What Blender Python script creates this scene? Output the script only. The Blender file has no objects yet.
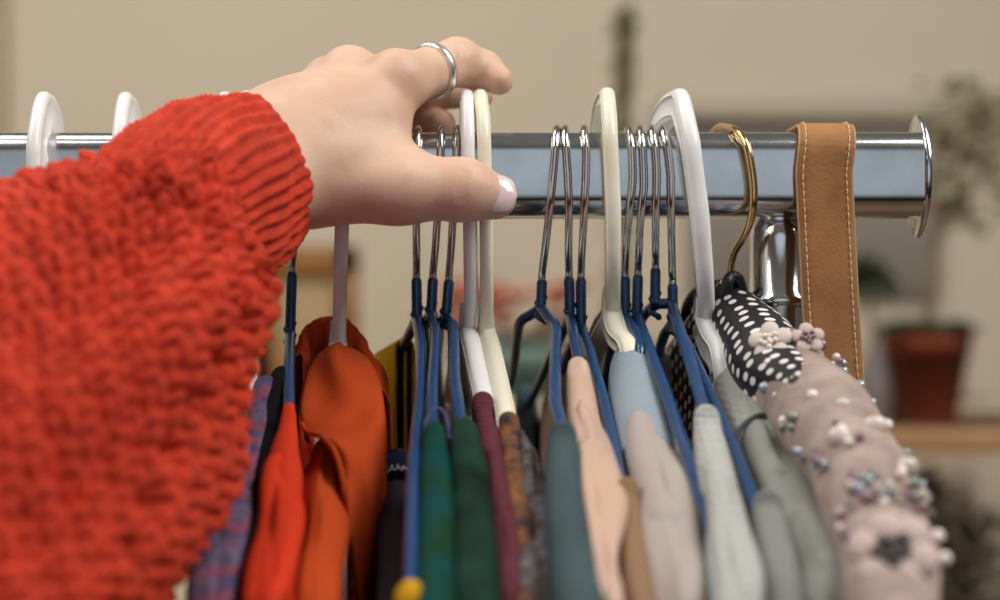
import bpy, math, random
import numpy as np
from mathutils import Vector, noise as mnoise

random.seed(7)
rng = np.random.default_rng(7)
SC = bpy.context.scene
COL = SC.collection
PI = math.pi

# ------------------------------------------------------------------ camera, world, light, exposure
CAM_Y, CAM_Z, F = -0.60, 1.45, 1500.0          # metres, metres, pixels
cam = bpy.data.cameras.new('camera')
camo = bpy.data.objects.new('camera', cam)
COL.objects.link(camo)
camo.location = (0, CAM_Y, CAM_Z)
camo.rotation_euler = (PI / 2, 0, 0)
cam.sensor_width = 36.0
cam.lens = 36.0 * F / 1000.0
cam.clip_start = 0.02
cam.dof.use_dof = True
cam.dof.focus_distance = 0.575
cam.dof.aperture_fstop = (cam.lens / 1000.0) / 0.0120
SC.camera = camo

SC.view_settings.view_transform = 'Standard'
SC.view_settings.look = 'None'
SC.view_settings.gamma = 1.0
SC.view_settings.use_curve_mapping = False
SC.view_settings.exposure = -0.72

wd = bpy.data.worlds.new('room_light')
SC.world = wd
wd.use_nodes = True
_nt = wd.node_tree
_nt.nodes.clear()
_out = _nt.nodes.new('ShaderNodeOutputWorld')
_bg = _nt.nodes.new('ShaderNodeBackground')
_tc = _nt.nodes.new('ShaderNodeTexCoord')
_sep = _nt.nodes.new('ShaderNodeSeparateXYZ')
_nt.links.new(_tc.outputs['Generated'], _sep.inputs[0])
# side of the room behind the photographer: cool daylight; the rest warm
_r1 = _nt.nodes.new('ShaderNodeMapRange')
_r1.inputs['From Min'].default_value = -0.96
_r1.inputs['From Max'].default_value = -0.88
_nt.links.new(_sep.outputs['Y'], _r1.inputs['Value'])
_m1 = _nt.nodes.new('ShaderNodeMix'); _m1.data_type = 'RGBA'
_m1.inputs['A'].default_value = (2.9, 3.2, 3.5, 1)
_m1.inputs['B'].default_value = (0.50, 0.42, 0.33, 1)
_nt.links.new(_r1.outputs['Result'], _m1.inputs['Factor'])
_r2 = _nt.nodes.new('ShaderNodeMapRange')
_r2.inputs['From Min'].default_value = -0.35
_r2.inputs['From Max'].default_value = 0.02
_nt.links.new(_sep.outputs['Z'], _r2.inputs['Value'])
_m2 = _nt.nodes.new('ShaderNodeMix'); _m2.data_type = 'RGBA'
_m2.inputs['A'].default_value = (0.07, 0.055, 0.045, 1)
_nt.links.new(_r2.outputs['Result'], _m2.inputs['Factor'])
_nt.links.new(_m1.outputs['Result'], _m2.inputs['B'])
_r3 = _nt.nodes.new('ShaderNodeMapRange')
_r3.inputs['From Min'].default_value = 0.30
_r3.inputs['From Max'].default_value = 0.85
_nt.links.new(_sep.outputs['Z'], _r3.inputs['Value'])
_m3 = _nt.nodes.new('ShaderNodeMix'); _m3.data_type = 'RGBA'
_m3.inputs['B'].default_value = (0.98, 0.90, 0.80, 1)
_nt.links.new(_r3.outputs['Result'], _m3.inputs['Factor'])
_nt.links.new(_m2.outputs['Result'], _m3.inputs['A'])
_nt.links.new(_m3.outputs['Result'], _bg.inputs['Color'])
_bg.inputs['Strength'].default_value = 0.30
_nt.links.new(_bg.outputs[0], _out.inputs['Surface'])


def area_light(name, loc, target, sx, sy, power, color):
    l = bpy.data.lights.new(name, 'AREA')
    l.shape = 'RECTANGLE'; l.size = sx; l.size_y = sy
    l.energy = power; l.color = color
    o = bpy.data.objects.new(name, l)
    COL.objects.link(o)
    o.location = loc
    o.rotation_euler = (Vector(target) - Vector(loc)).to_track_quat('-Z', 'Y').to_euler()
    return o


area_light('window_daylight', (1.45, -0.75, 3.1), (0.0, 0.0, 1.45), 1.3, 1.5, 92, (1.0, 0.97, 0.93))
area_light('window_daylight_side', (-1.5, -0.85, 3.1), (0.0, 0.0, 1.45), 1.3, 1.5, 52, (1.0, 0.97, 0.93))
area_light('back_wall_fill', (-1.1, 0.35, 3.3), (-0.5, 2.2, 1.6), 1.5, 1.0, 40, (1.0, 0.95, 0.88))  # added fill lamp over the rack that brightens the back wall, no window there


# ------------------------------------------------------------------ helpers
def at(px, py, d):
    """a point of the room d metres in front of the lens"""
    return np.array([(px - 500.0) / F * d, CAM_Y + d, CAM_Z + (300.0 - py) / F * d])


def lin(r, g, b):
    f = lambda c: (c / 255.0) / 12.92 if c / 255.0 <= 0.04045 else ((c / 255.0 + 0.055) / 1.055) ** 2.4
    return (f(r), f(g), f(b), 1.0)


def mat(name, col, rough=0.6, metal=0.0, var=0.0, vscale=60.0, bump=0.0, bscale=400.0, sheen=0.0, coat=0.0,
        col2=None, sss=0.0, weave=0.0, wscale=900.0, bdist=0.001):
    m = bpy.data.materials.new(name)
    m.use_nodes = True
    nt = m.node_tree
    b = nt.nodes['Principled BSDF']
    b.inputs['Base Color'].default_value = col
    b.inputs['Roughness'].default_value = rough
    b.inputs['Metallic'].default_value = metal
    if sheen:
        b.inputs['Sheen Weight'].default_value = sheen
        b.inputs['Sheen Roughness'].default_value = 0.5
        b.inputs['Sheen Tint'].default_value = col
    if coat:
        b.inputs['Coat Weight'].default_value = coat
        b.inputs['Coat Roughness'].default_value = 0.08
    if sss:
        b.inputs['Subsurface Weight'].default_value = sss
        b.inputs['Subsurface Radius'].default_value = (1.0, 0.32, 0.16)
        b.inputs['Subsurface Scale'].default_value = 0.006
    tc = nt.nodes.new('ShaderNodeTexCoord')
    if var or col2:
        n = nt.nodes.new('ShaderNodeTexNoise')
        n.inputs['Scale'].default_value = vscale
        n.inputs['Detail'].default_value = 4
        nt.links.new(tc.outputs['Object'], n.inputs['Vector'])
        mx = nt.nodes.new('ShaderNodeMix'); mx.data_type = 'RGBA'
        c2 = col2 or tuple(max(0, c * (1 - var)) for c in col[:3]) + (1,)
        rmp = nt.nodes.new('ShaderNodeMapRange')
        rmp.inputs['From Min'].default_value = 0.35
        rmp.inputs['From Max'].default_value = 0.65
        nt.links.new(n.outputs['Fac'], rmp.inputs['Value'])
        mx.inputs['A'].default_value = col
        mx.inputs['B'].default_value = c2
        nt.links.new(rmp.outputs['Result'], mx.inputs['Factor'])
        nt.links.new(mx.outputs['Result'], b.inputs['Base Color'])
    if bump or weave:
        bp = nt.nodes.new('ShaderNodeBump')
        bp.inputs['Distance'].default_value = bdist
        if weave:
            w1 = nt.nodes.new('ShaderNodeTexVoronoi')
            w1.inputs['Scale'].default_value = wscale
            w1.inputs['Randomness'].default_value = 0.25
            nt.links.new(tc.outputs['Object'], w1.inputs['Vector'])
            nt.links.new(w1.outputs['Distance'], bp.inputs['Height'])
            bp.inputs['Strength'].default_value = weave
        else:
            n2 = nt.nodes.new('ShaderNodeTexNoise')
            n2.inputs['Scale'].default_value = bscale
            n2.inputs['Detail'].default_value = 3
            nt.links.new(tc.outputs['Object'], n2.inputs['Vector'])
            nt.links.new(n2.outputs['Fac'], bp.inputs['Height'])
            bp.inputs['Strength'].default_value = bump
        nt.links.new(bp.outputs['Normal'], b.inputs['Normal'])
    return m


def tag(o, label=None, cat=None, group=None, kind=None):
    if label: o['label'] = label
    if cat: o['category'] = cat
    if group: o['group'] = group
    if kind: o['kind'] = kind
    return o


def empty(name, loc, label, cat, group=None):
    o = bpy.data.objects.new(name, None)
    o.empty_display_size = 0.02
    COL.objects.link(o)
    o.location = [float(c) for c in loc]
    return tag(o, label, cat, group)


class MB:
    """collects faces for ONE mesh, in world metres"""
    def __init__(s):
        s.v = []; s.f = []; s.n = 0

    def add(s, verts, faces):
        s.v.append(np.asarray(verts, float).reshape(-1, 3))
        off = s.n
        s.f += [tuple(int(i) + off for i in f) for f in faces]
        s.n += len(s.v[-1])

    def grid(s, G, wrap_v=False, cap=(False, False), flip=False):
        """G: nu x nv x 3 points"""
        nu, nv = G.shape[:2]
        idx = np.arange(nu * nv).reshape(nu, nv)
        a = idx[:-1, :]; b = idx[1:, :]
        if wrap_v:
            a2 = np.roll(a, -1, 1); b2 = np.roll(b, -1, 1)
        else:
            a, a2 = a[:, :-1], a[:, 1:]; b, b2 = b[:, :-1], b[:, 1:]
        q = np.stack([a, b, b2, a2] if not flip else [a, a2, b2, b], -1).reshape(-1, 4)
        faces = [tuple(x) for x in q.tolist()]
        if cap[0]: faces.append(tuple(idx[0, :].tolist()))
        if cap[1]: faces.append(tuple(idx[-1, ::-1].tolist()))
        s.add(G.reshape(-1, 3), faces)

    def box(s, c, size, r=0.0):
        c = np.asarray(c, float); h = np.asarray(size, float) / 2
        if r <= 0:
            v = [c + h * np.array(p) for p in [(-1, -1, -1), (1, -1, -1), (1, 1, -1), (-1, 1, -1), (-1, -1, 1), (1, -1, 1), (1, 1, 1), (-1, 1, 1)]]
            s.add(v, [(3, 2, 1, 0), (4, 5, 6, 7), (0, 1, 5, 4), (1, 2, 6, 5), (2, 3, 7, 6), (3, 0, 4, 7)])
        else:
            prof = []
            n = 5
            for (sx, sy, a0) in [(1, 1, 0), (-1, 1, 90), (-1, -1, 180), (1, -1, 270)]:
                for k in range(n + 1):
                    a = math.radians(a0 + 90 * k / n)
                    prof.append((sx * (h[0] - r) + r * math.cos(a), sy * (h[1] - r) + r * math.sin(a)))
            prof = np.array(prof)
            rings = []
            for z, sh in [(-h[2], r * .5), (-h[2] + r * .5, 0), (h[2] - r * .5, 0), (h[2], r * .5)]:
                p = prof * (1 - sh / np.maximum(h[:2], 1e-6))
                rings.append(np.column_stack([p, np.full(len(p), z)]) + c)
            s.grid(np.array(rings), True, (True, True), flip=True)

    def sphere(s, c, r, nu=10, nv=14, sc=(1, 1, 1)):
        th = np.linspace(0.001, PI - 0.001, nu)
        ph = np.linspace(0, 2 * PI, nv, endpoint=False)
        T, Pp = np.meshgrid(th, ph, indexing='ij')
        G = np.stack([np.sin(T) * np.cos(Pp) * sc[0], np.sin(T) * np.sin(Pp) * sc[1], np.cos(T) * sc[2]], -1) * r + np.asarray(c)
        s.grid(G, True, (True, True))

    def lathe(s, c, prof, nv=40):
        """prof: list of (radius, z)"""
        ph = np.linspace(0, 2 * PI, nv, endpoint=False)
        G = np.array([[(r * math.cos(a), r * math.sin(a), z) for a in ph] for r, z in prof]) + np.asarray(c)
        s.grid(G, True, (True, True), flip=True)

    def build(s, name, m, parent=None, smooth=True, label=None, kind=None):
        v = np.concatenate(s.v)
        org = v.mean(0)
        me = bpy.data.meshes.new(name)
        base = np.zeros(3)
        if parent is not None:
            p = parent
            while p is not None:
                base = base + np.array(p.location); p = p.parent
        else:
            base = np.array([v[:, 0].mean(), v[:, 1].mean(), v[:, 2].min()])
        loc = (org - base) if parent is not None else base
        ref = org if parent is not None else base
        me.from_pydata((v - ref).tolist(), [], s.f)
        me.materials.append(m)
        if smooth:
            me.polygons.foreach_set('use_smooth', [True] * len(me.polygons))
        me.update()
        o = bpy.data.objects.new(name, me)
        COL.objects.link(o)
        o.location = loc.tolist()
        if parent is not None: o.parent = parent
        if label: o['label'] = label
        if kind: o['kind'] = kind
        return o


def catmull(pts, n=8, closed=False):
    P = np.asarray(pts, float)
    if len(P) < 3:
        t = np.linspace(0, 1, n + 1)[:, None]
        return P[0] * (1 - t) + P[1] * t
    E = np.vstack([2 * P[0] - P[1], P, 2 * P[-1] - P[-2]])
    out = []
    for i in range(1, len(E) - 2):
        p0, p1, p2, p3 = E[i - 1], E[i], E[i + 1], E[i + 2]
        for t in np.linspace(0, 1, n, endpoint=False):
            out.append(0.5 * ((2 * p1) + (-p0 + p2) * t + (2 * p0 - 5 * p1 + 4 * p2 - p3) * t * t + (-p0 + 3 * p1 - 3 * p2 + p3) * t ** 3))
    out.append(E[-2])
    return np.array(out)


def frames(P, up=None):
    T = np.gradient(P, axis=0)
    T /= np.linalg.norm(T, axis=1)[:, None] + 1e-12
    N = np.zeros_like(P)
    ref = np.array([1.0, 0.13, 0.07]) if up is None else np.asarray(up, float)
    n = ref - T[0] * ref.dot(T[0]); n /= np.linalg.norm(n)
    for i in range(len(P)):
        if up is not None:
            n = ref - T[i] * ref.dot(T[i])
        else:
            n = n - T[i] * n.dot(T[i])
        n /= np.linalg.norm(n) + 1e-12
        N[i] = n
    B = np.cross(T, N)
    return T, N, B


def sweep(mb, P, r, nseg=12, up=None, prof=None, cap=True):
    """tube along the dense path P; r is a radius or a list; prof is a 2-D outline (n,b) used instead of a circle"""
    P = np.asarray(P, float)
    T, N, B = frames(P, up)
    r = np.broadcast_to(np.asarray(r, float), (len(P),))
    if prof is None:
        a = np.linspace(0, 2 * PI, nseg, endpoint=False)
        prof = np.column_stack([np.cos(a), np.sin(a)])
    G = P[:, None, :] + r[:, None, None] * (prof[None, :, 0, None] * N[:, None, :] + prof[None, :, 1, None] * B[:, None, :])
    mb.grid(G, True, (cap, cap), flip=True)


def sstep(a, b, x):
    t = np.clip((np.asarray(x, float) - a) / (b - a), 0, 1)
    return t * t * (3 - 2 * t)


# ------------------------------------------------------------------ materials
M = {}
M['wall'] = mat('wall_paint', lin(200, 186, 164), 0.9, var=0.03, vscale=3, bump=0.1, bscale=120)
M['floor'] = mat('floor_wood', lin(120, 92, 66), 0.5, var=0.25, vscale=12)
M['trim'] = mat('trim_paint', lin(176, 158, 132), 0.6)
M['chrome'] = mat('chrome', (0.72, 0.74, 0.76, 1), 0.13, 1.0, bump=0.02, bscale=500)
M['chrome_rail'] = mat('worn_chrome', (0.62, 0.64, 0.66, 1), 0.17, 1.0, var=0.12, vscale=70, bump=0.02, bscale=300)
M['steel'] = mat('hook_steel', (0.62, 0.61, 0.60, 1), 0.16, 1.0)
M['gold'] = mat('gold_hook', lin(214, 184, 128), 0.18, 1.0)
M['silver'] = mat('ring_silver', (0.95, 0.91, 0.86, 1), 0.27, 0.9)
M['blue'] = mat('blue_vinyl', lin(15, 62, 108), 0.3, coat=0.35, var=0.12, vscale=90)
M['white'] = mat('white_plastic', lin(233, 231, 229), 0.35, coat=0.15)
M['cream'] = mat('cream_plastic', lin(232, 227, 205), 0.38, coat=0.15)
M['leather'] = mat('tan_leather', lin(160, 112, 66), 0.8, col2=lin(134, 89, 48), vscale=45, bump=0.35, bscale=900, bdist=0.0005)
M['leather_edge'] = mat('raw_leather_edge', lin(176, 140, 104), 0.85)
M['thread'] = mat('cream_thread', lin(214, 186, 148), 0.8)
M['skin'] = mat('skin', lin(216, 182, 158), 0.5, col2=lin(206, 166, 142), vscale=38, bump=0.12, bscale=650, sss=0.35, bdist=0.0006)
M['nail'] = mat('nail_polish', lin(226, 202, 200), 0.12, coat=0.6)
M['sweater'] = mat('red_wool', lin(206, 58, 30), 0.92, var=0.3, vscale=140, bump=0.5, bscale=1500, sheen=0.06, bdist=0.001)


# ------------------------------------------------------------------ room
def struct(name, boxes, m):
    mb = MB()
    for c, sz in boxes: mb.box(c, sz)
    o = mb.build(name, m, smooth=False)
    o['kind'] = 'structure'
    return o


struct('floor', [((0.3, 0.2, -0.05), (5.2, 4.4, 0.1))], M['floor'])
struct('wall_back', [((0.3, 2.25, 1.6), (5.2, 0.1, 3.2))], M['wall'])
struct('baseboard_back', [((0.3, 2.19, 0.06), (5.2, 0.02, 0.12))], M['trim'])
struct('trim_1', [((-0.945, 2.185, 1.5), (0.05, 0.03, 3.0))], M['trim'])

# ------------------------------------------------------------------ background furniture and plants
wood = mat('cabinet_wood', lin(196, 178, 150), 0.6, var=0.12, vscale=8)
golden = mat('golden_wood', lin(150, 100, 42), 0.55, var=0.25, vscale=18)
paper = mat('tan_paper', lin(176, 150, 110), 0.8, var=0.1, vscale=9)
plank = mat('shelf_wood', lin(166, 124, 84), 0.6, var=0.2, vscale=12)
terra = mat('terracotta', lin(134, 60, 22), 0.8, var=0.25, vscale=22)
soilm = mat('soil', lin(40, 36, 26), 0.95)
olive = mat('olive_leaf', lin(132, 136, 84), 0.6, var=0.2, vscale=20)
greyleaf = mat('grey_green_leaf', lin(150, 148, 110), 0.6, col2=lin(168, 150, 120), vscale=9)
darkleaf = mat('dark_green_leaf', lin(56, 70, 34), 0.6, var=0.3, vscale=20)
brownleaf = mat('dry_leaf', lin(96, 82, 60), 0.7, var=0.4, vscale=14)
bark = mat('bark', lin(118, 96, 68), 0.85)
greypanel = mat('grey_linen', lin(142, 134, 121), 0.85, var=0.05, vscale=20)
shelfm = mat('mushroom_paint', lin(184, 168, 148), 0.7)
vasem = mat('lilac_glaze', lin(134, 122, 116), 0.4)
salmon = mat('salmon_petal', lin(224, 140, 112), 0.7, var=0.2, vscale=20)
tealg = mat('teal_glaze', lin(112, 138, 124), 0.4)


def leaf(mb, p, d, L, w, bend=0.3):
    d = np.asarray(d, float); d /= np.linalg.norm(d)
    side = np.cross(d, (0, 0, 1.0)); ns = np.linalg.norm(side)
    side = side / ns if ns > 1e-3 else np.array([1.0, 0, 0])
    upv = np.cross(side, d)
    pts = []
    ts = np.linspace(0, 1, 6)
    for t in ts:
        c = p + d * L * t - np.array([0, 0, 1.0]) * bend * L * t * t
        ww = w * math.sin(PI * min(1, t * 0.92 + 0.06)) ** 0.8
        pts.append([c - side * ww, c - upv * ww * .25, c + side * ww, c + upv * w * .12])
    mb.grid(np.array(pts), True, (True, True))


def rdir(zlo=-0.4, zhi=0.8):
    a = random.uniform(0, 2 * PI)
    return np.array([math.cos(a), math.sin(a), random.uniform(zlo, zhi)])


# tall cabinet (top just below eye height) with things on it
cb = empty('tall_cabinet', (-0.05, 1.85, 0), 'tall beige wooden cabinet against the wall behind the clothes rack', 'cabinet')
mb = MB(); mb.box((-0.05, 1.85, 0.66), (1.5, 0.5, 1.24), 0.01); mb.build('body', wood, cb)
mb = MB(); mb.box((-0.05, 1.85, 1.292), (1.56, 0.56, 0.024), 0.006); mb.build('top', wood, cb)
for sx in (-0.415, 0.315):
    mb = MB(); mb.box((sx, 1.59, 0.66), (0.7, 0.02, 1.16), 0.004)
    dr = mb.build('door', wood, cb)
    mb = MB(); mb.sphere((sx + (0.28 if sx < 0 else -0.28), 1.57, 0.75), 0.014); mb.build('knob', golden, dr)
for (x, y) in ((-0.75, 1.64), (0.65, 1.64), (-0.75, 2.06), (0.65, 2.06)):
    mb = MB(); mb.box((x, y, 0.02), (0.05, 0.05, 0.04), 0.004); mb.build('foot', wood, cb)

pf = empty('picture_frame', (-0.27, 1.75, 1.304), 'golden brown wooden picture frame standing on the tall cabinet behind the white hanger shaft', 'picture frame')
fx0, fx1, fz0, fz1 = -0.385, -0.225, 1.304, 1.535
mb = MB()
for c, sz in (((-0.305, 1.75, fz1 - .024), (0.17, .025, .048)), ((-0.305, 1.75, fz0 + .03), (0.17, .025, .10)),
              ((fx0 + .014, 1.75, 1.42), (.036, .025, .232)), ((fx1 - .014, 1.75, 1.42), (.036, .025, .232))):
    mb.box(c, sz, 0.004)
mb.build('frame', golden, pf)
mb = MB(); mb.box((-0.305, 1.756, 1.42), (0.13, .008, .2)); mb.build('picture', paper, pf, smooth=False)

fb = empty('flower_bowl', (0.02, 1.75, 1.304), 'teal bowl of salmon pink flowers standing on the tall cabinet', 'flower bowl')
mb = MB(); mb.lathe((0.03, 1.75, 1.304), [(0.05, 0), (0.085, 0.02), (0.11, 0.055), (0.115, 0.075), (0.105, 0.075), (0.08, 0.03)]); mb.build('bowl', tealg, fb)
mb = MB()
for i in range(40):
    leaf(mb, np.array([0.03 + random.uniform(-.07, .07), 1.75 + random.uniform(-.06, .06), 1.375]), rdir(0.1, 0.9), 0.07, 0.018)
mb.build('leaves', darkleaf, fb)
for i in range(24):
    c = np.array([0.005 + random.uniform(-.11, .12), 1.72 + random.uniform(-.07, .05), 1.43 + random.uniform(-.035, .04)])
    mb = MB()
    for k in range(9):
        a = 2 * PI * k / 9 + random.random()
        leaf(mb, c, (math.cos(a), math.sin(a), 0.4), 0.042, 0.017, 0.1)
    mb.sphere(c + (0, 0, .006), 0.013)
    mb.build('flower', salmon, fb)

# climbing plant on a pole
cpx = at(620, 300, 2.25)
cp = empty('climbing_plant', (cpx[0], 1.68, 1.304), 'tall thin olive green climbing plant on a pole standing on the cabinet behind the rail', 'plant')
mb = MB(); mb.lathe((cpx[0], 1.68, 1.304), [(0.036, 0), (0.048, 0.07), (0.052, 0.07), (0.053, 0.088), (0.046, 0.088), (0.044, 0.08)]); mb.build('pot', vasem, cp)
mb = MB(); mb.lathe((cpx[0], 1.68, 1.304), [(0.043, .074), (0.043, .08), (0.02, 0.083)]); mb.build('soil', soilm, cp)
top = at(625, 8, 2.28); bot = np.array([cpx[0] - .004, 1.68, 1.37])
mb = MB(); sweep(mb, np.array([bot, top]), 0.011); mb.build('pole', bark, cp)
mb = MB()
for i in range(330):
    t = random.random() ** 0.9
    p = bot * (1 - t) + top * t + (random.gauss(0, .006), random.gauss(0, .006), 0)
    leaf(mb, p, rdir(-0.6, 0.9), random.uniform(.016, .030), 0.009)
mb.build('foliage', olive, cp)

# pale wall shelf above a grey panel
mb = MB(); z1 = at(0, 62, 2.4)[2]; z0 = at(0, 93, 2.4)[2]
x0 = at(690, 0, 2.4)[0]; x1 = 1.2
mb.box(((x0 + x1) / 2, 2.165, (z0 + z1) / 2), (x1 - x0, 0.07, z1 - z0), 0.006)
tag(mb.build('wall_shelf', shelfm), 'thick pale beige wall shelf high on the wall above the grey board', 'shelf')
mb = MB(); xa = at(690, 0, 2.78)[0]; xb = at(938, 0, 2.78)[0]; za = at(0, 297, 2.78)[2]
mb.box(((xa + xb) / 2, 2.185, (za + z0) / 2), (xb - xa, 0.03, z0 - za), 0.004)
tag(mb.build('wall_board', greypanel), 'plain grey board hanging on the wall under the pale shelf', 'board')

# plant stand with two planks
ps = empty('plant_stand', (0.55, 1.3, 0), 'wooden plant stand with the terracotta pot on its upper plank', 'plant stand')
d_ = 1.9
sz_top = at(0, 424, d_)[2]; sz_bot = at(0, 455, d_)[2] + .008
for z in (sz_top, 0.93):
    mb = MB(); mb.box((0.62, 1.36, z - .016), (0.52, 0.24, 0.032), 0.004); mb.build('plank', plank, ps)
for (x, y) in ((0.385, 1.26), (0.855, 1.26), (0.385, 1.46), (0.855, 1.46)):
    mb = MB(); mb.box((x, y, sz_bot / 2), (0.035, 0.035, sz_bot), 0.004); mb.build('leg', plank, ps)

pc = at(927, 424, 1.95); pc[2] = sz_top
pt = empty('potted_tree', pc, 'small grey leaved tree in a terracotta pot on the plant stand', 'potted plant')
mb = MB(); h = at(0, 330, 1.95)[2] - sz_top
mb.lathe(pc, [(0.034, 0), (0.038, 0.004), (0.0535, h - .03), (0.0545, h - .03), (0.0575, h), (0.05, h), (0.048, h - .012)]); mb.build('pot', terra, pt)
mb = MB(); mb.lathe(pc + (0, 0, h - .012), [(0.047, 0), (0.047, .01), (0.02, .014)]); mb.build('soil', soilm, pt)
mb = MB()
tr = catmull([pc + (0, 0, h - .02), at(932, 280, 1.95), at(936, 235, 1.97), at(955, 180, 1.98), at(972, 110, 2.0)], 6)
sweep(mb, tr, np.linspace(0.008, 0.003, len(tr)))
for e in ((985, 200, 2.0), (945, 150, 1.95), (1005, 150, 2.02)):
    b_ = catmull([tr[len(tr) // 2], (tr[len(tr) // 2] + at(*e)) / 2 + (0, 0, .01), at(*e)], 5)
    sweep(mb, b_, np.linspace(0.005, 0.002, len(b_)))
mb.build('stem', bark, pt)
mb = MB()
for i in range(130):
    c = at(random.gauss(972, 26), random.uniform(75, 225), random.uniform(1.9, 2.05))
    if (c[0] - at(972, 0, 1.95)[0]) < -0.055: continue
    leaf(mb, c, rdir(-0.7, 0.6), random.uniform(.026, .042), 0.012)
mb.build('foliage', greyleaf, pt)
mb = MB()
for i in range(90):
    leaf(mb, pc + (random.uniform(-.052, .035), random.uniform(-.055, .04), h + random.uniform(0, .012)), rdir(0.0, 0.5), 0.03, 0.010, 0.5)
mb.build('moss', darkleaf, pt)

vc = at(880, 424, 1.98); vc[2] = sz_top
vp = empty('vase_plant', vc, 'round green leaved plant in a pale vase beside the leather strap', 'potted plant')
mb = MB(); mb.lathe(vc, [(0.02, 0), (0.028, .01), (0.03, .05), (0.02, .09), (0.014, .105), (0.011, .105), (0.012, .09)], 28); mb.build('vase', vasem, vp)
mb = MB(); st = catmull([vc + (0, 0, .07), at(872, 320, 1.98), at(868, 275, 1.98)], 6); sweep(mb, st, 0.003); mb.build('stem', darkleaf, vp)
mb = MB()
for i in range(70):
    leaf(mb, at(868, 272, 1.98) + rng.normal(0, 1, 3) * .012, rdir(-0.8, 0.9), 0.028, 0.011)
mb.build('foliage', darkleaf, vp)

lc = np.array([0.6, 1.36, 0.93])
lp = empty('trailing_plant', lc, 'dark bushy plant on the lower plank of the plant stand', 'potted plant')
mb = MB(); mb.lathe(lc, [(0.05, 0), (0.07, .1), (0.076, .1), (0.076, .125), (0.065, .125), (0.06, .11)]); mb.build('pot', vasem, lp)
mb = MB()
for i in range(260):
    p = at(random.gauss(955, 30), random.uniform(500, 640), random.uniform(1.85, 2.0))
    leaf(mb, p, rdir(-0.8, 0.8), random.uniform(.02, .04), 0.011)
for i in range(70):
    p = at(random.uniform(885, 935), random.uniform(465, 520), random.uniform(1.9, 2.0))
    leaf(mb, p, rdir(-0.8, 0.8), random.uniform(.02, .035), 0.011)
for i in range(10):
    sweep(mb, catmull([lc + (0, 0, .1), lc + (random.uniform(-.05, .05), 0, .18), at(random.uniform(900, 980), random.uniform(480, 590), 1.93)], 5), 0.002, 6)
mb.build('foliage', brownleaf, lp)

# ------------------------------------------------------------------ clothes rack
RZ = 1.4995
HR = 0.0166
rk = empty('clothes_rack', (0.166, 0, 0), 'chrome clothes rack with a square tube rail carrying all the hangers', 'clothes rack')


def rrect(hx, hy, r, n=7):
    p = []
    for (sx, sy, a0) in [(1, 1, 0), (-1, 1, 90), (-1, -1, 180), (1, -1, 270)]:
        for k in range(n + 1):
            a = math.radians(a0 + 90 * k / n)
            p.append((sx * (hx - r) + r * math.cos(a), sy * (hy - r) + r * math.sin(a)))
    return np.array(p)


XR = at(914.5, 0, 0.6)[0]
mb = MB()
xs = [-0.66, -0.4, -0.1, 0.05, 0.12, XR - 0.001, XR]
sweep(mb, np.array([[x, 0, RZ] for x in xs]), 1.0, up=(0, 1, 0), prof=rrect(HR, HR, 0.0085, 10))
rail = mb.build('rail', M['chrome_rail'], rk)
for X in (XR + 0.0012, -0.6612):
    mb = MB()
    a = np.linspace(0, 2 * PI, 48, endpoint=False)
    pr = np.column_stack([np.sign(np.cos(a)) * np.abs(np.cos(a)) ** 1.25 * 0.0172, np.sin(a) * 0.0247])
    rings = []
    for dx, k in ((-.0012, .975), (-.0008, 1), (.0008, 1), (.0012, .975)):
        rings.append(np.column_stack([np.full(48, X + dx), pr * k]) + (0, 0, RZ))
    mb.grid(np.array(rings), True, (True, True))
    mb.build('end_plate', M['chrome'], rk)
    if X < 0: continue
mb = MB()
XP = at(778, 0, 0.6)[0]
for X in (XP, -0.55):
    mb = MB()
    R = 0.0110
    zt = RZ - HR
    mb.lathe((X, 0, 0), [(R * 1.06, 0.03), (R * 1.02, zt - .034), (R * 1.0, zt - .0335)], 48)
    po = mb.build('post', M['chrome'], rk)
    mb = MB()
    mb.lathe((X, 0, 0), [(R * .98, zt - .036), (R * 1.22, zt - .0345), (R * 1.25, zt - .033), (R * 1.2, zt - .0312), (R * 1.02, zt - .029),
                         (R * 1.0, zt - .008), (R * 0.96, zt - .0045), (R * 0.82, zt - .002), (R * .7, zt + .001)], 64)
    mb.build('post_collar', M['chrome'], rk)
    mb = MB()
    sweep(mb, np.array([[X, -0.25, 0.03], [X, 0.25, 0.03]]), 0.014, up=(0, 0, 1))
    mb.build('base_bar', M['chrome'], rk)
    for y in (-.24, .24):
        mb = MB(); mb.lathe((X, y, 0), [(0.012, 0), (0.016, .004), (0.016, .014), (0.01, .022)], 24); mb.build('foot', M['leather_edge'], rk)

# ------------------------------------------------------------------ leather strap over the rail
ls = empty('leather_strap', at(828, 170, .6) , 'tan suede leather strap with cream stitching looped over the rail by the end plate', 'strap')
path = []
back = [(0.0195, -0.16), (0.0195, -0.08), (0.0192, -0.02), (0.0190, 0.006)]
for y, z in back: path.append((y, z))
for k in range(9):
    a = PI / 2 * k / 8
    path.append((0.008 + 0.0112 * math.cos(a), 0.008 + 0.0112 * math.sin(a)))
for k in range(9):
    a = PI / 2 + PI / 2 * k / 8
    path.append((-0.008 + 0.0112 * math.cos(a), 0.008 + 0.0112 * math.sin(a)))
front = [(-0.0193, -0.005), (-0.0197, -0.02), (-0.0205, -0.05), (-0.0215, -0.09), (-0.0225, -0.14), (-0.023, -0.19)]
path += front
path = np.array(path)


def strap_x(z, front=True):
    # centre line in X as the strap hangs
    return np.interp(-z, [-0.02, 0.0, 0.05, 0.1, 0.2], [0.1278, 0.1254, 0.1276, 0.1306, 0.1362])


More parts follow.
